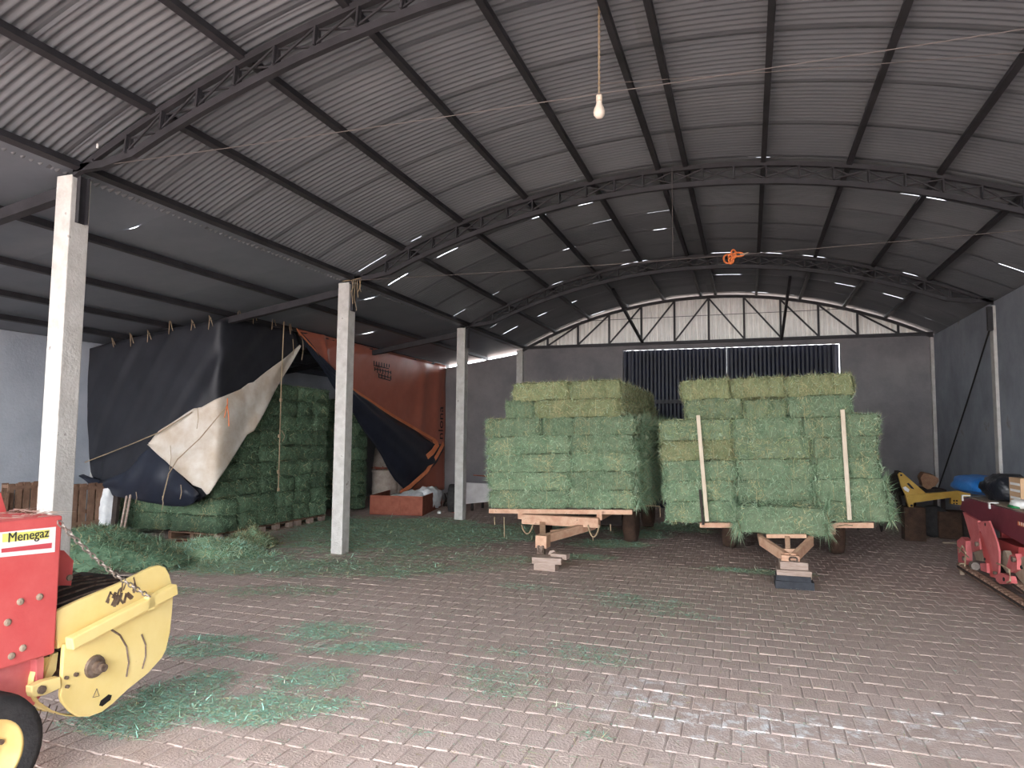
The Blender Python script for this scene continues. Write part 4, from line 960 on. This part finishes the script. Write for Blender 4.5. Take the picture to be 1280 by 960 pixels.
# ================================================================= SEEDER (right edge)
SXF = 2.9
S_ = lambda px, py, d=0: at(px, py, X=SXF+d)
sd = thing('seed_drill', tuple(S_(1250, 700)*1), 'maroon and faded red seed drill at the right edge with a chain along its foot', 'seed drill')
sd.location.z = 0; ORG[sd.name] = Vector(sd.location)
far_top, far_bot, b0 = S_(1204, 622), S_(1200, 636), S_(1207, 641)
d0 = (S_(1280, 681)-b0); near_b = b0+d0*1.5; Yn = 7.9
hop = [far_top, far_bot, b0, S_(1280, 681), Vector((SXF, Yn, .54)), Vector((SXF, Yn, 1.03))]
hop = [Vector((SXF, p.y, p.z)) for p in hop]; hop[0].z = 1.03
h = MB().prism(hop, (.75, 0, 0)).build('hopper', M['maroon'], sd)
MB().bb((SXF-.018, Yn, .93), (SXF-.001, far_top.y+.01, 1.035)).build('upper_band', M['maroon'], h)
MB().bb((SXF+.02, Yn, 1.036), (SXF+.72, far_top.y-.15, 1.05)).build('lid', M['dust'], sd)
for (x, y) in ((1206.5, 624), (1240.5, 632)):
    p = S_(x, y); g = MB(); g.bb((SXF-.04, p.y-.035, 1.055), (SXF+.06, p.y+.035, 1.066)); g.bb((SXF-.04, p.y-.03, .985), (SXF-.028, p.y+.03, 1.066)); g.build('white_latch', M['white'], sd)
P1 = [(1203.5, 640), (1222, 651), (1224, 664), (1227, 682), (1226, 690), (1214, 676)]
MB().prism([S_(x, y, -.03) for x, y in P1], (.04, 0, 0)).build('side_plate', M['pinkred'], sd)
P2 = [(1222.5, 653), (1229, 651.5), (1236, 651), (1241, 664), (1246, 678), (1248.5, 690), (1248, 722), (1243, 722.5), (1240, 708), (1236, 693), (1227, 668)]
arm = MB().prism([S_(x, y, -.14) for x, y in P2], (.02, 0, 0)).build('shank_arm', M['pinkred'], sd)
MB().prism([S_(x, y, -.09) for x, y in ((1224, 664), (1227, 668), (1236, 693), (1240, 708), (1243, 722), (1238, 721), (1229, 694))], (.07, 0, 0)).build('shank_web', M['red'], sd)
p = S_(1231, 655.5, -.145); MB().lathe([(.02, 0), (.02, .006)], p, 'X', 10).build('pin_hole', M['ink'], arm)
MB().prism([S_(x, y, .1) for x, y in ((1243, 672), (1273, 684), (1273, 700), (1250, 694))], (.2, 0, 0)).build('inner_panel', M['red'], sd)
for (pts, m, d, e, nm) in (
    ([(1262, 694), (1269, 692), (1271, 700), (1271, 712), (1264, 716), (1258, 708)], 'pinkred', -.14, .06, 'pivot_lug'),
    ([(1196, 676), (1202, 671), (1207, 676), (1207, 700), (1204, 708), (1198, 704)], 'pinkred', -.10, .08, 'pivot_lug'),
    ([(1213, 675), (1224, 673), (1225, 687), (1215, 690)], 'pinkred', -.08, .08, 'bearing_block'),
    ([(1217, 690), (1228, 686), (1231, 702), (1220, 700)], 'dust', -.06, .06, 'bearing_block'),
    ([(1225, 704), (1233, 704), (1234, 716), (1226, 713)], 'pinkred', -.12, .07, 'bearing_block'),
    ([(1244, 720), (1250, 716), (1262, 720), (1264, 729), (1250, 730), (1245, 726)], 'pinkred', -.18, .06, 'foot_lug'),
    ([(1271, 700), (1282, 694), (1290, 700), (1290, 742), (1274, 724), (1268, 716)], 'dust', -.10, .08, 'seed_tube_plate'),
    ([(1247, 690), (1256, 688), (1262, 704), (1258, 716), (1250, 704)], 'dust', -.08, .06, 'bearing_block')):
    MB().prism([S_(x, y, d) for x, y in pts], (e, 0, 0)).build(nm, M[m], sd)
for (x, y, r, m) in ((1254, 724, .022, 'ink'), (1264.5, 699, .03, 'hub'), (1203, 698, .03, 'hub'), (1219, 680, .03, 'hub'), (1230, 699, .016, 'ink'), (1241.5, 716, .018, 'hub'), (1276, 709, .02, 'ink')):
    p = S_(x, y, -.19); MB().lathe([(r, 0), (r, .03), (r*.5, .04)] if m == 'hub' else [(r, 0), (r, .012)], p, 'X', 10).build('bolt', M[m], sd)
p = S_(1218, 707, -.13); MB().lathe([(.05, -.05), (.055, 0), (.055, .05), (.03, .06)], p, 'Y', 12).build('bearing_cup', M['greychain'], sd)
def roller_chain(a, b, r, name):
    m = MB(); L = (b-a).length; n = int(L/(r*2.7)); d = (b-a).normalized()
    for i in range(n+1):
        c = a+d*(L*i/n); m.lathe([(r*.75, -.05), (r, -.035), (r, .035), (r*.75, .05)], c, 'X', 8)
        if i < n: m.bar(c+Vector((.052, 0, 0)), c+d*(L/n)+Vector((.052, 0, 0)), .010, r*.55, mi=1); m.bar(c+Vector((-.052, 0, 0)), c+d*(L/n)+Vector((-.052, 0, 0)), .010, r*.55, mi=1)
    return m.build(name, [M['rustchain'], M['darkiron']], sd)
a = S_(1202, 711, -.15); b = S_(1280, 756, -.15); a.z = max(a.z, .11); b = a+(b-a)*1.35; b.z = max(b.z, .06); roller_chain(a, b, .045, 'drive_chain')
a = S_(1262, 723, -.10); b = S_(1280, 736, -.10); roller_chain(a, a+(b-a)*2, .04, 'drive_chain')
p = S_(1203, 716, -.15); MB().bb((SXF-.18, p.y-.02, 0), (SXF-.13, p.y+.03, .16)).build('parking_foot', M['dust'], sd)
MB().bb((SXF+.12, Yn, .28), (SXF+.20, 11.2, .38)).build('frame_rail', M['darkiron'], sd)
MB().bb((SXF+.55, Yn, .28), (SXF+.63, 11.2, .38)).build('frame_rail', M['darkiron'], sd)
for yy in (8.4, 9.4, 10.3, 11.0):
    MB().bb((SXF+.12, yy-.03, .30), (SXF+.62, yy+.03, .36)).build('cross_member', M['darkiron'], sd); MB().bb((SXF+.3, yy-.04, .36), (SXF+.4, yy+.04, .66)).build('hopper_support', M['red'], sd)
    MB().lathe([(.03, -.015), (.24, -.006), (.24, .006), (.03, .015)], (SXF+.36, yy+.2, .245), 'X', 20).build('disc', M['darkiron'], sd)
for pts in ([(1199, 690), (1203, 682), (1207, 690), (1206, 708)], [(1246, 704), (1251, 706), (1262, 712), (1263, 726), (1259, 728)], [(1197, 684), (1206, 692), (1211, 697)]):
    MB().tube([S_(x, y, -.205) for x, y in pts], .009, 5).build('twine', M['rope'], sd)
q = [S_(x, y, -.006) for x, y in ((1272, 649), (1292, 656), (1292, 663), (1272, 656.5))]; MB().prism(q, (.004, 0, 0)).build('label', M['orangetrim'], h)
dz = (q[1]-q[0]); put_text('Tra', .155, 'lettering', 'white', sd, S_(1272.6, 655.2, -.009), dz, (0, 0, 1), .002)
# things lying on the seeder
TOPZ = 1.05
p = S_(1226, 612, .42); tag(MB().grid(blob((p.x, p.y, TOPZ), (.30, .80, .15), 26, 14, .14, 2.2, 3)).build('blue_sheet', M['bluesheet'], smooth=True), 'bright blue plastic sheet bundled on the far end of the seed drill', 'plastic sheet')
p = S_(1260, 612, .36); tag(MB().grid(blob((p.x, p.y, TOPZ), (.27, .40, .20), 26, 14, .2, 2.6, 8)).build('black_bag', M['bag'], smooth=True), 'shiny black plastic bag lying on the seed drill beside the blue sheet', 'bag')
p = S_(1272, 622, .30); bx_ = thing('cardboard_box', (p.x, p.y-.28, TOPZ), 'brown cardboard box with pale stripes on the seed drill at the photo edge', 'box')
MB().bb((p.x-.12, p.y-.50, TOPZ), (p.x+.30, p.y-.12, TOPZ+.34)).build('carton', M['kraft'], bx_)
for z in (.08, .17, .25): MB().bb((p.x-.124, p.y-.48, TOPZ+z), (p.x-.121, p.y-.16, TOPZ+z+.03)).build('pale_stripe', M['stickwhite'], bx_)
p = S_(1275, 628, .12); sk = tag(MB().grid(blob((p.x, p.y, TOPZ), (.09, .16, .06), 16, 10, .15, 3, 2)).build('white_bag', M['white'], smooth=True), 'small white plastic bag with a green edge on the seed drill rim', 'bag')
MB().grid(blob((p.x-.02, p.y, TOPZ-.0), (.10, .13, .022), 14, 8, .1, 3, 5)).build('green_edge', M['green'], sk)

# ================================================================= BALER (left edge)
BX = -3.6
B_ = lambda px, py, d=0.: at(px, py, X=BX+d)
ba = thing('hay_baler', (BX-.4, 2.4, 0), 'red hay baler with a yellow pickup header at the lower left edge', 'baler')
e1, e2, e3 = B_(79, 644), B_(69, 817), B_(0, 838)
zt = e1.z; zb = e3.z; Ynear = 1.3
body = [Vector((BX, e1.y, zt)), Vector((BX, e2.y, e2.z)), Vector((BX, e3.y, zb)), Vector((BX, Ynear, zb)), Vector((BX, Ynear, zt))]
bo = MB().prism(body, (-.9, 0, 0)).build('red_body', M['red'], ba, bevel=.012)
MB().prism([B_(x, y, -.10) for x, y in ((-40, 843), (54, 822), (54, 866), (40, 884), (-40, 884))], (-.5, 0, 0)).build('lower_body', M['pinkred'], ba)
MB().prism([B_(x, y, -.05) for x, y in ((46, 824), (55, 820), (54, 858), (46, 858))], (-.05, 0, 0)).build('lower_post', M['pinkred'], ba)
MB().prism([B_(x, y, -.25) for x, y in ((70, 688), (80, 688), (92, 701), (89, 732), (70, 732))], (-.05, 0, 0)).build('rear_bracket', M['red'], ba)
for (x, y) in ((86, 722),): p = B_(x, y, -.245); MB().lathe([(.018, 0), (.018, .012)], p, 'X', 10).build('bolt', M['dust'], ba)
MB().prism([B_(x, y, -.35) for x, y in ((-30, 616), (1, 616), (7.5, 638), (7.5, 648), (-30, 650))], (-.4, 0, 0)).build('top_cowl', M['red'], ba)
for (x, y) in ((25, 752), (49, 746), (9, 778), (28, 810), (14, 820)):
    p = B_(x, y, .0); MB().lathe([(.018, 0), (.018, .007), (.01, .012)], p, 'X', 10).build('rivet', M['dust'], bo)
st = MB(); c4 = [B_(x, y, .004) for x, y in ((-3, 666), (70, 658.5), (68.5, 690), (-3, 697))]
for p in c4: p.x = BX+.004
sk = MB().prism(c4, (-.003, 0, 0)).build('sticker', M['stickwhite'], bo)
MB().prism([B_(x, y, .006) for x, y in ((3, 667.5), (62, 662), (60.5, 673), (3, 678))], (-.002, 0, 0)).build('yellow_band', M['stickyellow'], sk)
MB().prism([B_(x, y, .006) for x, y in ((2, 686), (65, 678.5), (64.5, 685), (2, 691))], (-.002, 0, 0)).build('red_stripe', M['stickred'], sk)
for o_ in (sk,): ORG[o_.name] = ORG[ba.name]
t0 = B_(9.2, 678.2, .008); t1 = B_(60, 671, .008)
wname = put_text('Menegaz', 1.0, 'lettering', 'sticktext', ba, t0, (t1-t0), (0, 0, 1), 0)
wid = max(v.co.y for v in wname.data.vertices)-min(v.co.y for v in wname.data.vertices); f = (t1-t0).length/wid
for v in wname.data.vertices: v.co = Vector((v.co.x, v.co.y*f, v.co.z*f*1.12))
# loose straw on the body top
hs = MB(); r9 = random.Random(9)
for i in range(150):
    y = r9.uniform(Ynear+.4, e1.y); x = BX-r9.uniform(0, .25); a = r9.uniform(-.5, .5); L = r9.uniform(.05, .16); p = Vector((x, y, zt+r9.uniform(.004, .035)))
    dv = Vector((math.sin(a)*L, math.cos(a)*L, r9.uniform(-.03, .03))); s = Vector((.005, 0, .003)); hs.add([p-s, p+s, p+dv], [(0, 1, 2)])
tag(hs.build('straw_on_body', M['blade_w'], ba), kind='stuff')
# pickup header
hood = [(70, 764), (100, 750), (150, 729), (190, 709), (200, 706.5), (207, 709), (212, 718), (217, 738), (130, 776), (84, 806), (72, 812)]
MB().prism([B_(x, y, -.03) for x, y in hood], (-.03, 0, 0)).build('upper_side_plate', M['yellow'], ba, bevel=.006)
sidep = [(80, 806), (86, 804), (217, 742), (215.5, 765), (213, 790), (208, 812), (203, 822), (185, 842), (160, 862), (141, 880), (128, 890), (112, 896), (98, 896), (88, 890), (78, 878), (76, 870)]
sp = MB().prism([B_(x, y, .0) for x, y in sidep], (-.025, 0, 0)).build('side_plate', M['yellow'], ba, bevel=.006)
Ym = B_(150, 800).y
a = B_(86, 805, .04); b = B_(218, 736, .04); MB().bar(a, b, .06, .07).build('lift_bar', M['yellow'], ba, bevel=.008)
MB().box(B_(187, 752, .05), (.04, .06, .10)).build('chain_lug', M['yellow'], ba, bevel=.006)
p = B_(118, 833, .0); MB().lathe([(.065, 0), (.06, .015), (.035, .02), (.035, .05), (.022, .055), (.022, .08)], p, 'X', 18).build('hub', M['hub'], sp, smooth=False)
r10 = random.Random(4)
ch = MB()
for i in range(22):
    x = r10.gauss(150, 14); y = 748-(x-150)*.45+r10.uniform(-10, 8); ch.box(B_(x, y-4, -.028), (.003, r10.uniform(.004, .02), r10.uniform(.02, .07)), Matrix.Rotation(r10.uniform(-.6, .9), 3, 'X'))
ch.build('paint_chips', M['hub'], ba)
tri = [B_(x, y, .002) for x, y in ((116, 872), (121, 861), (124, 870))]; MB().tube(tri, .003, 4, closed=True).build('triangle_mark', M['hub'], sp)
MB().prism([B_(x, y, .003) for x, y in ((124, 882), (126, 876), (136, 868), (140, 869), (138, 875), (128, 883))], (-.002, 0, 0)).build('slot', M['ink'], sp)
for pts in ([(139, 787), (150, 794), (158, 808), (161, 828), (158, 846)], [(177, 793), (182, 806), (182, 820), (178, 836)]):
    MB().tube([B_(x, y, .001) for x, y in pts], .006, 4).build('plate_seam', M['hub'], sp)
MB().prism([B_(x, y, .02) for x, y in ((40, 858), (56, 851), (76, 846), (77, 860), (57, 869), (42, 872), (40, 866))], (-.05, 0, 0)).build('pivot_arm', M['yellow'], ba, bevel=.006)
for (x, y, r) in ((51, 862, .022), (82, 847, .01), (94, 843, .012), (83, 858, .01)): p = B_(x, y, .021 if x < 60 else .001); MB().lathe([(r, 0), (r, .015), (r*.5, .018)], p, 'X', 8).build('bolt', M['hub'], ba)
MB().prism([B_(x, y, -.12) for x, y in ((48, 824), (62, 821), (52, 848), (45, 852))], (-.02, 0, 0)).build('yellow_strap', M['yellow'], ba)
MB().prism([B_(x, y, -.10) for x, y in ((66, 818), (73, 815), (70, 838), (60, 852), (55, 850))], (-.02, 0, 0)).build('yellow_strap', M['yellow'], ba)
# curved guard bands under the header, across its width
for k in range(4):
    d = -.06-.19*k; bd_ = MB(); R = []
    for (x, y) in ((70, 792), (60, 822), (52, 850), (50, 866), (58, 880), (74, 891), (92, 897), (110, 898)): p = B_(x, y); R.append([Vector((BX+d, p.y, p.z)), Vector((BX+d-.10, p.y, p.z))])
    bd_.grid(R, thick=(0, .004, .004)); bd_.build('guard_band', M['yellow'], ba, smooth=True)
ft = MB()
for k in range(13):
    d = -.08-.055*k; p = B_(84, 896); ft.tube([Vector((BX+d, p.y, p.z+.05)), Vector((BX+d, p.y-.02, p.z-.02)), Vector((BX+d, p.y-.06, p.z-.075))], .004, 4)
tag(ft.build('spring_tines', M['hub'], ba), kind='stuff')
far = [(BX-.78)]
MB().prism([Vector((BX-.78, B_(x, y).y, B_(x, y).z)) for x, y in sidep], (-.025, 0, 0)).build('far_side_plate', M['darkiron'], ba)
p0 = B_(118, 833); MB().lathe([(.10, 0), (.10, .7)], Vector((BX-.75, p0.y, p0.z)), 'X', 16).build('pickup_drum', M['hub'], ba)
MB().prism([B_(x, y, -.06) for x, y in ((70, 770), (120, 752), (196, 724), (200, 745), (130, 790), (80, 815))], (-.66, 0, 0)).build('pickup_pan', M['darkiron'], ba)
wg = MB()
for k in range(6):
    d = -.10-.11*k; P = [Vector((BX+d, B_(74, 758).y, B_(74, 758).z-.02)), Vector((BX+d, B_(150, 735).y, B_(150, 735).z)), Vector((BX+d, B_(195, 720).y, B_(195, 720).z-.04))]; wg.tube(P, .006, 5)
wg.build('wind_guard', M['hub'], ba)
# lift chain
a = B_(73, 652, .02); b = B_(187, 746, .075); cm = MB(); d = (b-a); n = 24
def chp(f): return a.lerp(b, f)+Vector((0, 0, -.035*math.sin(PI*f)))
for i in range(n):
    p0, p1 = chp(i/n-.006), chp((i+1)/n+.006); t = (p1-p0).normalized(); s = Vector((1, 0, 0)) if i % 2 else t.cross(Vector((1, 0, 0))).normalized(); hw = .011; L = (p1-p0).length; mid = (p0+p1)/2
    P = [mid+t*(L/2-hw)*sx+(s*hw*math.sin(an)+t*hw*math.cos(an)*sx) for sx, ans in ((1, (PI/2, 0, -PI/2)), (-1, (-PI/2, 0, PI/2))) for an in ans]
    cm.tube(P, .0045, 5, closed=True)
cm.build('lift_chain', M['greychain'], ba)
# tyre
Tw = -3.43; R = None
top = at(2, 868, X=Tw); R = top.z/2; cy = at(-12, 930, X=Tw).y
w_ = MB(); hw = .11
w_.lathe([(R*.60, -hw*.9), (R*.80, -hw), (R*.95, -hw*.85), (R, -hw*.4), (R, hw*.4), (R*.95, hw*.85), (R*.80, hw), (R*.60, hw*.9)], (Tw-hw, cy, R), 'X', 40, cap=False)
ty = w_.build('tyre', M['rubber'], ba, smooth=True)
MB().lathe([(R*.62, -.09), (R*.62, .095), (R*.56, .085), (R*.54, .05), (R*.46, .045), (R*.42, .0), (R*.30, .01), (R*.26, .035), (R*.12, .05), (.001, .05)], (Tw-hw, cy, R), 'X', 36).build('rim', M['rim'], ba, smooth=True)
for k in range(5):
    t = 2*PI*k/5+.3; MB().lathe([(.012, 0), (.012, .02)], (Tw-hw+.03, cy+R*.36*math.cos(t), R+R*.36*math.sin(t)), 'X', 8).build('wheel_bolt', M['hub'], ba)
MB().bar((Tw-hw, cy, R), (BX-.6, cy, R), .07, .07).build('axle', M['darkiron'], ba)
MB().bar((BX-.3, cy, R), (BX-.3, cy, zb), .08, .08).build('axle_leg', M['darkiron'], ba)

# ================================================================= LOOSE HAY
BM5 = [M['blade_g'], M['blade_p'], M['blade_s'], M['blade_b'], M['blade_t'], M['blade_w']]
def mound(name, label, cx, cy, rx, ry, h, nb, mix, seed, ang=0., base=True, blen=(.05, .14), group=None, dark=False):
    r = np.random.default_rng(seed); off = seed*3.7
    def hz(u, v):
        d = math.hypot(u, v); return h*max(0, 1-d**1.6)*(1+.55*noise.noise(Vector((u*2.2+off, v*2.2, 1)))) + .03*noise.noise(Vector((u*6+off, v*6, 3)))*max(0, 1-d)
    ca, sa = math.cos(ang), math.sin(ang)
    W_ = lambda u, v: (cx+u*rx*ca-v*ry*sa, cy+u*rx*sa+v*ry*ca, max(.004, hz(u, v)))
    N = 30; V = [W_(-1+2*i/N, -1+2*j/N) for i in range(N+1) for j in range(N+1)]; Fq = []
    ok = lambda k: math.hypot(-1+2*(k//(N+1))/N, -1+2*(k % (N+1))/N) < .98-.12*abs(noise.noise(Vector((k*.37, seed, 0))))
    for i in range(N):
        for j in range(N):
            a, b, c, d = i*(N+1)+j, (i+1)*(N+1)+j, (i+1)*(N+1)+j+1, i*(N+1)+j+1
            if all(ok(q) for q in (a, b, c, d)): Fq += [(a, b, c), (a, c, d)]
    th = r.uniform(0, 2*PI, nb); rad = np.sqrt(r.uniform(0, 1, nb))*1.06*(1+.10*np.sin(th*5+seed)+.06*np.sin(th*11)); uu, vv = rad*np.cos(th), rad*np.sin(th)
    P = np.array([W_(a, b) for a, b in zip(uu, vv)]); D = r.normal(size=(nb, 3)); D[:, 2] = np.abs(D[:, 2])*.35*(h > .1)+.03*r.normal(size=nb)+.05
    VB, FB = blades(P, D, r.uniform(blen[0], blen[1], nb), r.uniform(.008, .015, nb), nrm=np.tile([0, 0, 1.], (nb, 1))+r.normal(size=(nb, 3))*.35)
    mi = r.choice(6, nb, p=mix)
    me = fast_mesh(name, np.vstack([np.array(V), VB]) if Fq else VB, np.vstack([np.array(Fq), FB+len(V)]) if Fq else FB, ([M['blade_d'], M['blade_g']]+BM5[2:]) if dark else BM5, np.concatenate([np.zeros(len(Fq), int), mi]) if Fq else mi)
    o = bpy.data.objects.new(name, me); COL.objects.link(o); o.data.transform(Matrix.Translation((-cx, -cy, 0))); o.location = (cx, cy, 0)
    return tag(o, label, 'loose hay', group, 'stuff')
GRN = [.56, .18, .08, .16, .02, 0]; FRS = [.30, .42, .10, .02, .16, 0]; BRN = [.22, .12, .26, .40, 0, 0]
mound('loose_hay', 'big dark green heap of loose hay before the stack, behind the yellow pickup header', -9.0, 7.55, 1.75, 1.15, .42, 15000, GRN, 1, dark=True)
p = at(285, 690, Z=0.05); mound('loose_hay', 'pale fresh green heap of loose hay right of the dark heap', -7.75, 8.35, .95, .62, .24, 9000, FRS, 2, .5)
p = at(325, 690, Z=.05); mound('loose_hay', 'brownish broken hay clump at the front corner of the tall stack', -7.85, 9.45, .48, .38, .26, 4500, BRN, 3)
def litter(name, label, spots, nb, mix, seed, blen=(.04, .11), bw=(.006, .011), z=.006):
    """flat scatter: spots = (x, y, rx, ry, angle, weight), clumped by noise"""
    r = np.random.default_rng(seed); wts = np.array([s[5] for s in spots], float); wts /= wts.sum(); P = []
    off = seed*2.3
    while len(P) < nb:
        s = spots[r.choice(len(spots), p=wts)]; a = r.uniform(0, 2*PI); q = math.sqrt(r.uniform(0, 1)); u, v = q*math.cos(a), q*math.sin(a)
        x = s[0]+u*s[2]*math.cos(s[4])-v*s[3]*math.sin(s[4]); y = s[1]+u*s[2]*math.sin(s[4])+v*s[3]*math.cos(s[4])
        n = noise.noise(Vector((x*1.9+off, y*1.9, 0)))*.6+noise.noise(Vector((x*5+off, y*5, 2)))*.4
        if n > -.25+.95*(q**2)-r.uniform(0, .35)-(.5 if r.random() < .16 else 0) and y < Y4-.1 and x < XR-.1: P.append((x, y, z+r.uniform(0, .012)))
    P = np.array(P); D = r.normal(size=(nb, 3)); D[:, 2] *= .06; D[:, 2] += .03
    VB, FB = blades(P, D, r.uniform(*blen, nb), r.uniform(*bw, nb), nrm=np.tile([0, 0, 1.], (nb, 1))+r.normal(size=(nb, 3))*.2)
    me = fast_mesh(name, VB, FB, BM5, r.choice(6, nb, p=mix)); o = bpy.data.objects.new(name, me); COL.objects.link(o)
    c = P.mean(0); o.data.transform(Matrix.Translation((-c[0], -c[1], 0))); o.location = (c[0], c[1], 0)
    return tag(o, label, 'hay litter', 'scattered hay', 'stuff')
def sp(px, py, rx, ry, ang=0, wt=None): p = at(px, py, Z=0); return (p.x, p.y, rx, ry, ang, (wt or 1)*rx*ry)
litter('hay_litter', 'thick green hay litter on the floor between tall stack and left trailer', [sp(480, 672, 2.6, 2.2, .3), sp(330, 705, 1.6, .8, .2), sp(430, 655, 1.6, 1.4), sp(570, 662, 2.4, .9, .2), sp(250, 705, 1.4, .8, 0, 1.6), sp(520, 655, 1.5, 1.2, 0, 1.3), sp(640, 668, 1.3, 1.0)], 80000, [.26, .42, .12, .02, .18, 0], 1, (.05, .13), (.008, .014))
litter('hay_litter', 'thin green hay litter fading out before the second column', [sp(500, 708, 1.8, .7, .3), sp(320, 740, 1.4, .35, .35), sp(420, 715, 1.8, .6, .3), sp(600, 700, 1.4, .5, .2)], 9000, [.28, .34, .16, .04, .18, 0], 2)
litter('hay_litter', 'large bright turquoise green clipping patch on the pavers in the left foreground', [sp(405, 790, .55, .36, .4), sp(380, 850, .42, .40, .9), sp(345, 885, .62, .26, .4), sp(450, 812, .6, .22, .4), sp(300, 900, .3, .15)], 7500, [0, .48, .04, 0, .42, .06], 3, (.025, .075), (.006, .010))
litter('hay_litter', 'green clippings on the pavers beneath and beside the yellow pickup', [sp(230, 865, .35, .5, .3), sp(200, 890, .5, .3), sp(240, 815, .5, .25, .3), sp(320, 822, .25, .10), sp(270, 800, .5, .14, .3), sp(140, 905, .5, .22)], 6000, [.12, .36, .04, .02, .46, 0], 4, (.025, .08), (.006, .010))
litter('hay_litter', 'green hay litter on the floor between and under the two trailers', [sp(760, 680, .9, .55, .3), sp(730, 697, .6, .3, .2), sp(850, 660, .9, .9), sp(700, 660, 1.2, .8), sp(940, 715, .9, .22), sp(800, 668, .7, .7)], 26000, [.24, .42, .12, .02, .20, 0], 5, (.05, .12), (.007, .012))
litter('hay_litter', 'small thin clipping patches on the middle of the paved floor', [sp(800, 755, .6, .35, .3), sp(730, 820, .6, .35), sp(760, 745, .6, .3), sp(660, 735, .5, .2), sp(850, 770, .5, .2), sp(630, 815, .35, .15), sp(700, 885, .18, .12), sp(525, 918, .14, .06), sp(740, 920, .2, .08), sp(620, 850, .5, .4)], 3200, [.08, .42, .06, .02, .40, .02], 6, (.025, .075), (.006, .010))
litter('straw_litter', 'pale dry straw bits strewn all over the paved floor', [(-2.5, 7.5, 6.5, 5.5, 0, 10), sp(650, 780, 3.5, 2.2, 0, .6), sp(900, 760, 2.6, 2.2, 0, .5), sp(1100, 760, 1.8, 2, 0, .4), sp(600, 900, 2, 1, 0, .8)], 9000, [.06, .2, .22, .06, .02, .44], 7, (.03, .11), (.003, .006))
# green crumbs caught in the paver joints near the camera
r = np.random.default_rng(40); nb = 5200
cx_ = np.array([c for c in cells if c[1] < 8.5 and c[1] > 2.3 and -4.5 < c[0] < 1.2]); k = r.choice(len(cx_), nb); side = r.random(nb) < .6
P = np.zeros((nb, 3)); P[:, 0] = cx_[k, 0]+np.where(side, r.uniform(-.5, .5, nb)*PW, PW/2+r.normal(0, .008, nb)); P[:, 1] = cx_[k, 1]+np.where(side, PD/2+r.normal(0, .008, nb), r.uniform(-.5, .5, nb)*PD); P[:, 2] = .002
keep = np.array([noise.noise(Vector((a*1.3, b*1.3, 7)))+.5*noise.noise(Vector((a*4, b*4, 9))) > -.02 for a, b, _ in P]); P = P[keep]; nb = len(P)
D = r.normal(size=(nb, 3)); D[:, 2] *= .08; VB, FB = blades(P, D, r.uniform(.012, .035, nb), r.uniform(.004, .008, nb), nrm=np.tile([0, 0, 1.], (nb, 1)))
o = bpy.data.objects.new('hay_crumbs', fast_mesh('hay_crumbs', VB, FB, BM5, r.choice(6, nb, p=[.1, .2, .05, .05, .4, .2]))); COL.objects.link(o); tag(o, 'fine green and pale crumbs caught in the paver joints of the foreground', 'hay litter', 'scattered hay', 'stuff')
for m in list(bpy.data.meshes):
    if m.users == 0: bpy.data.meshes.remove(m)
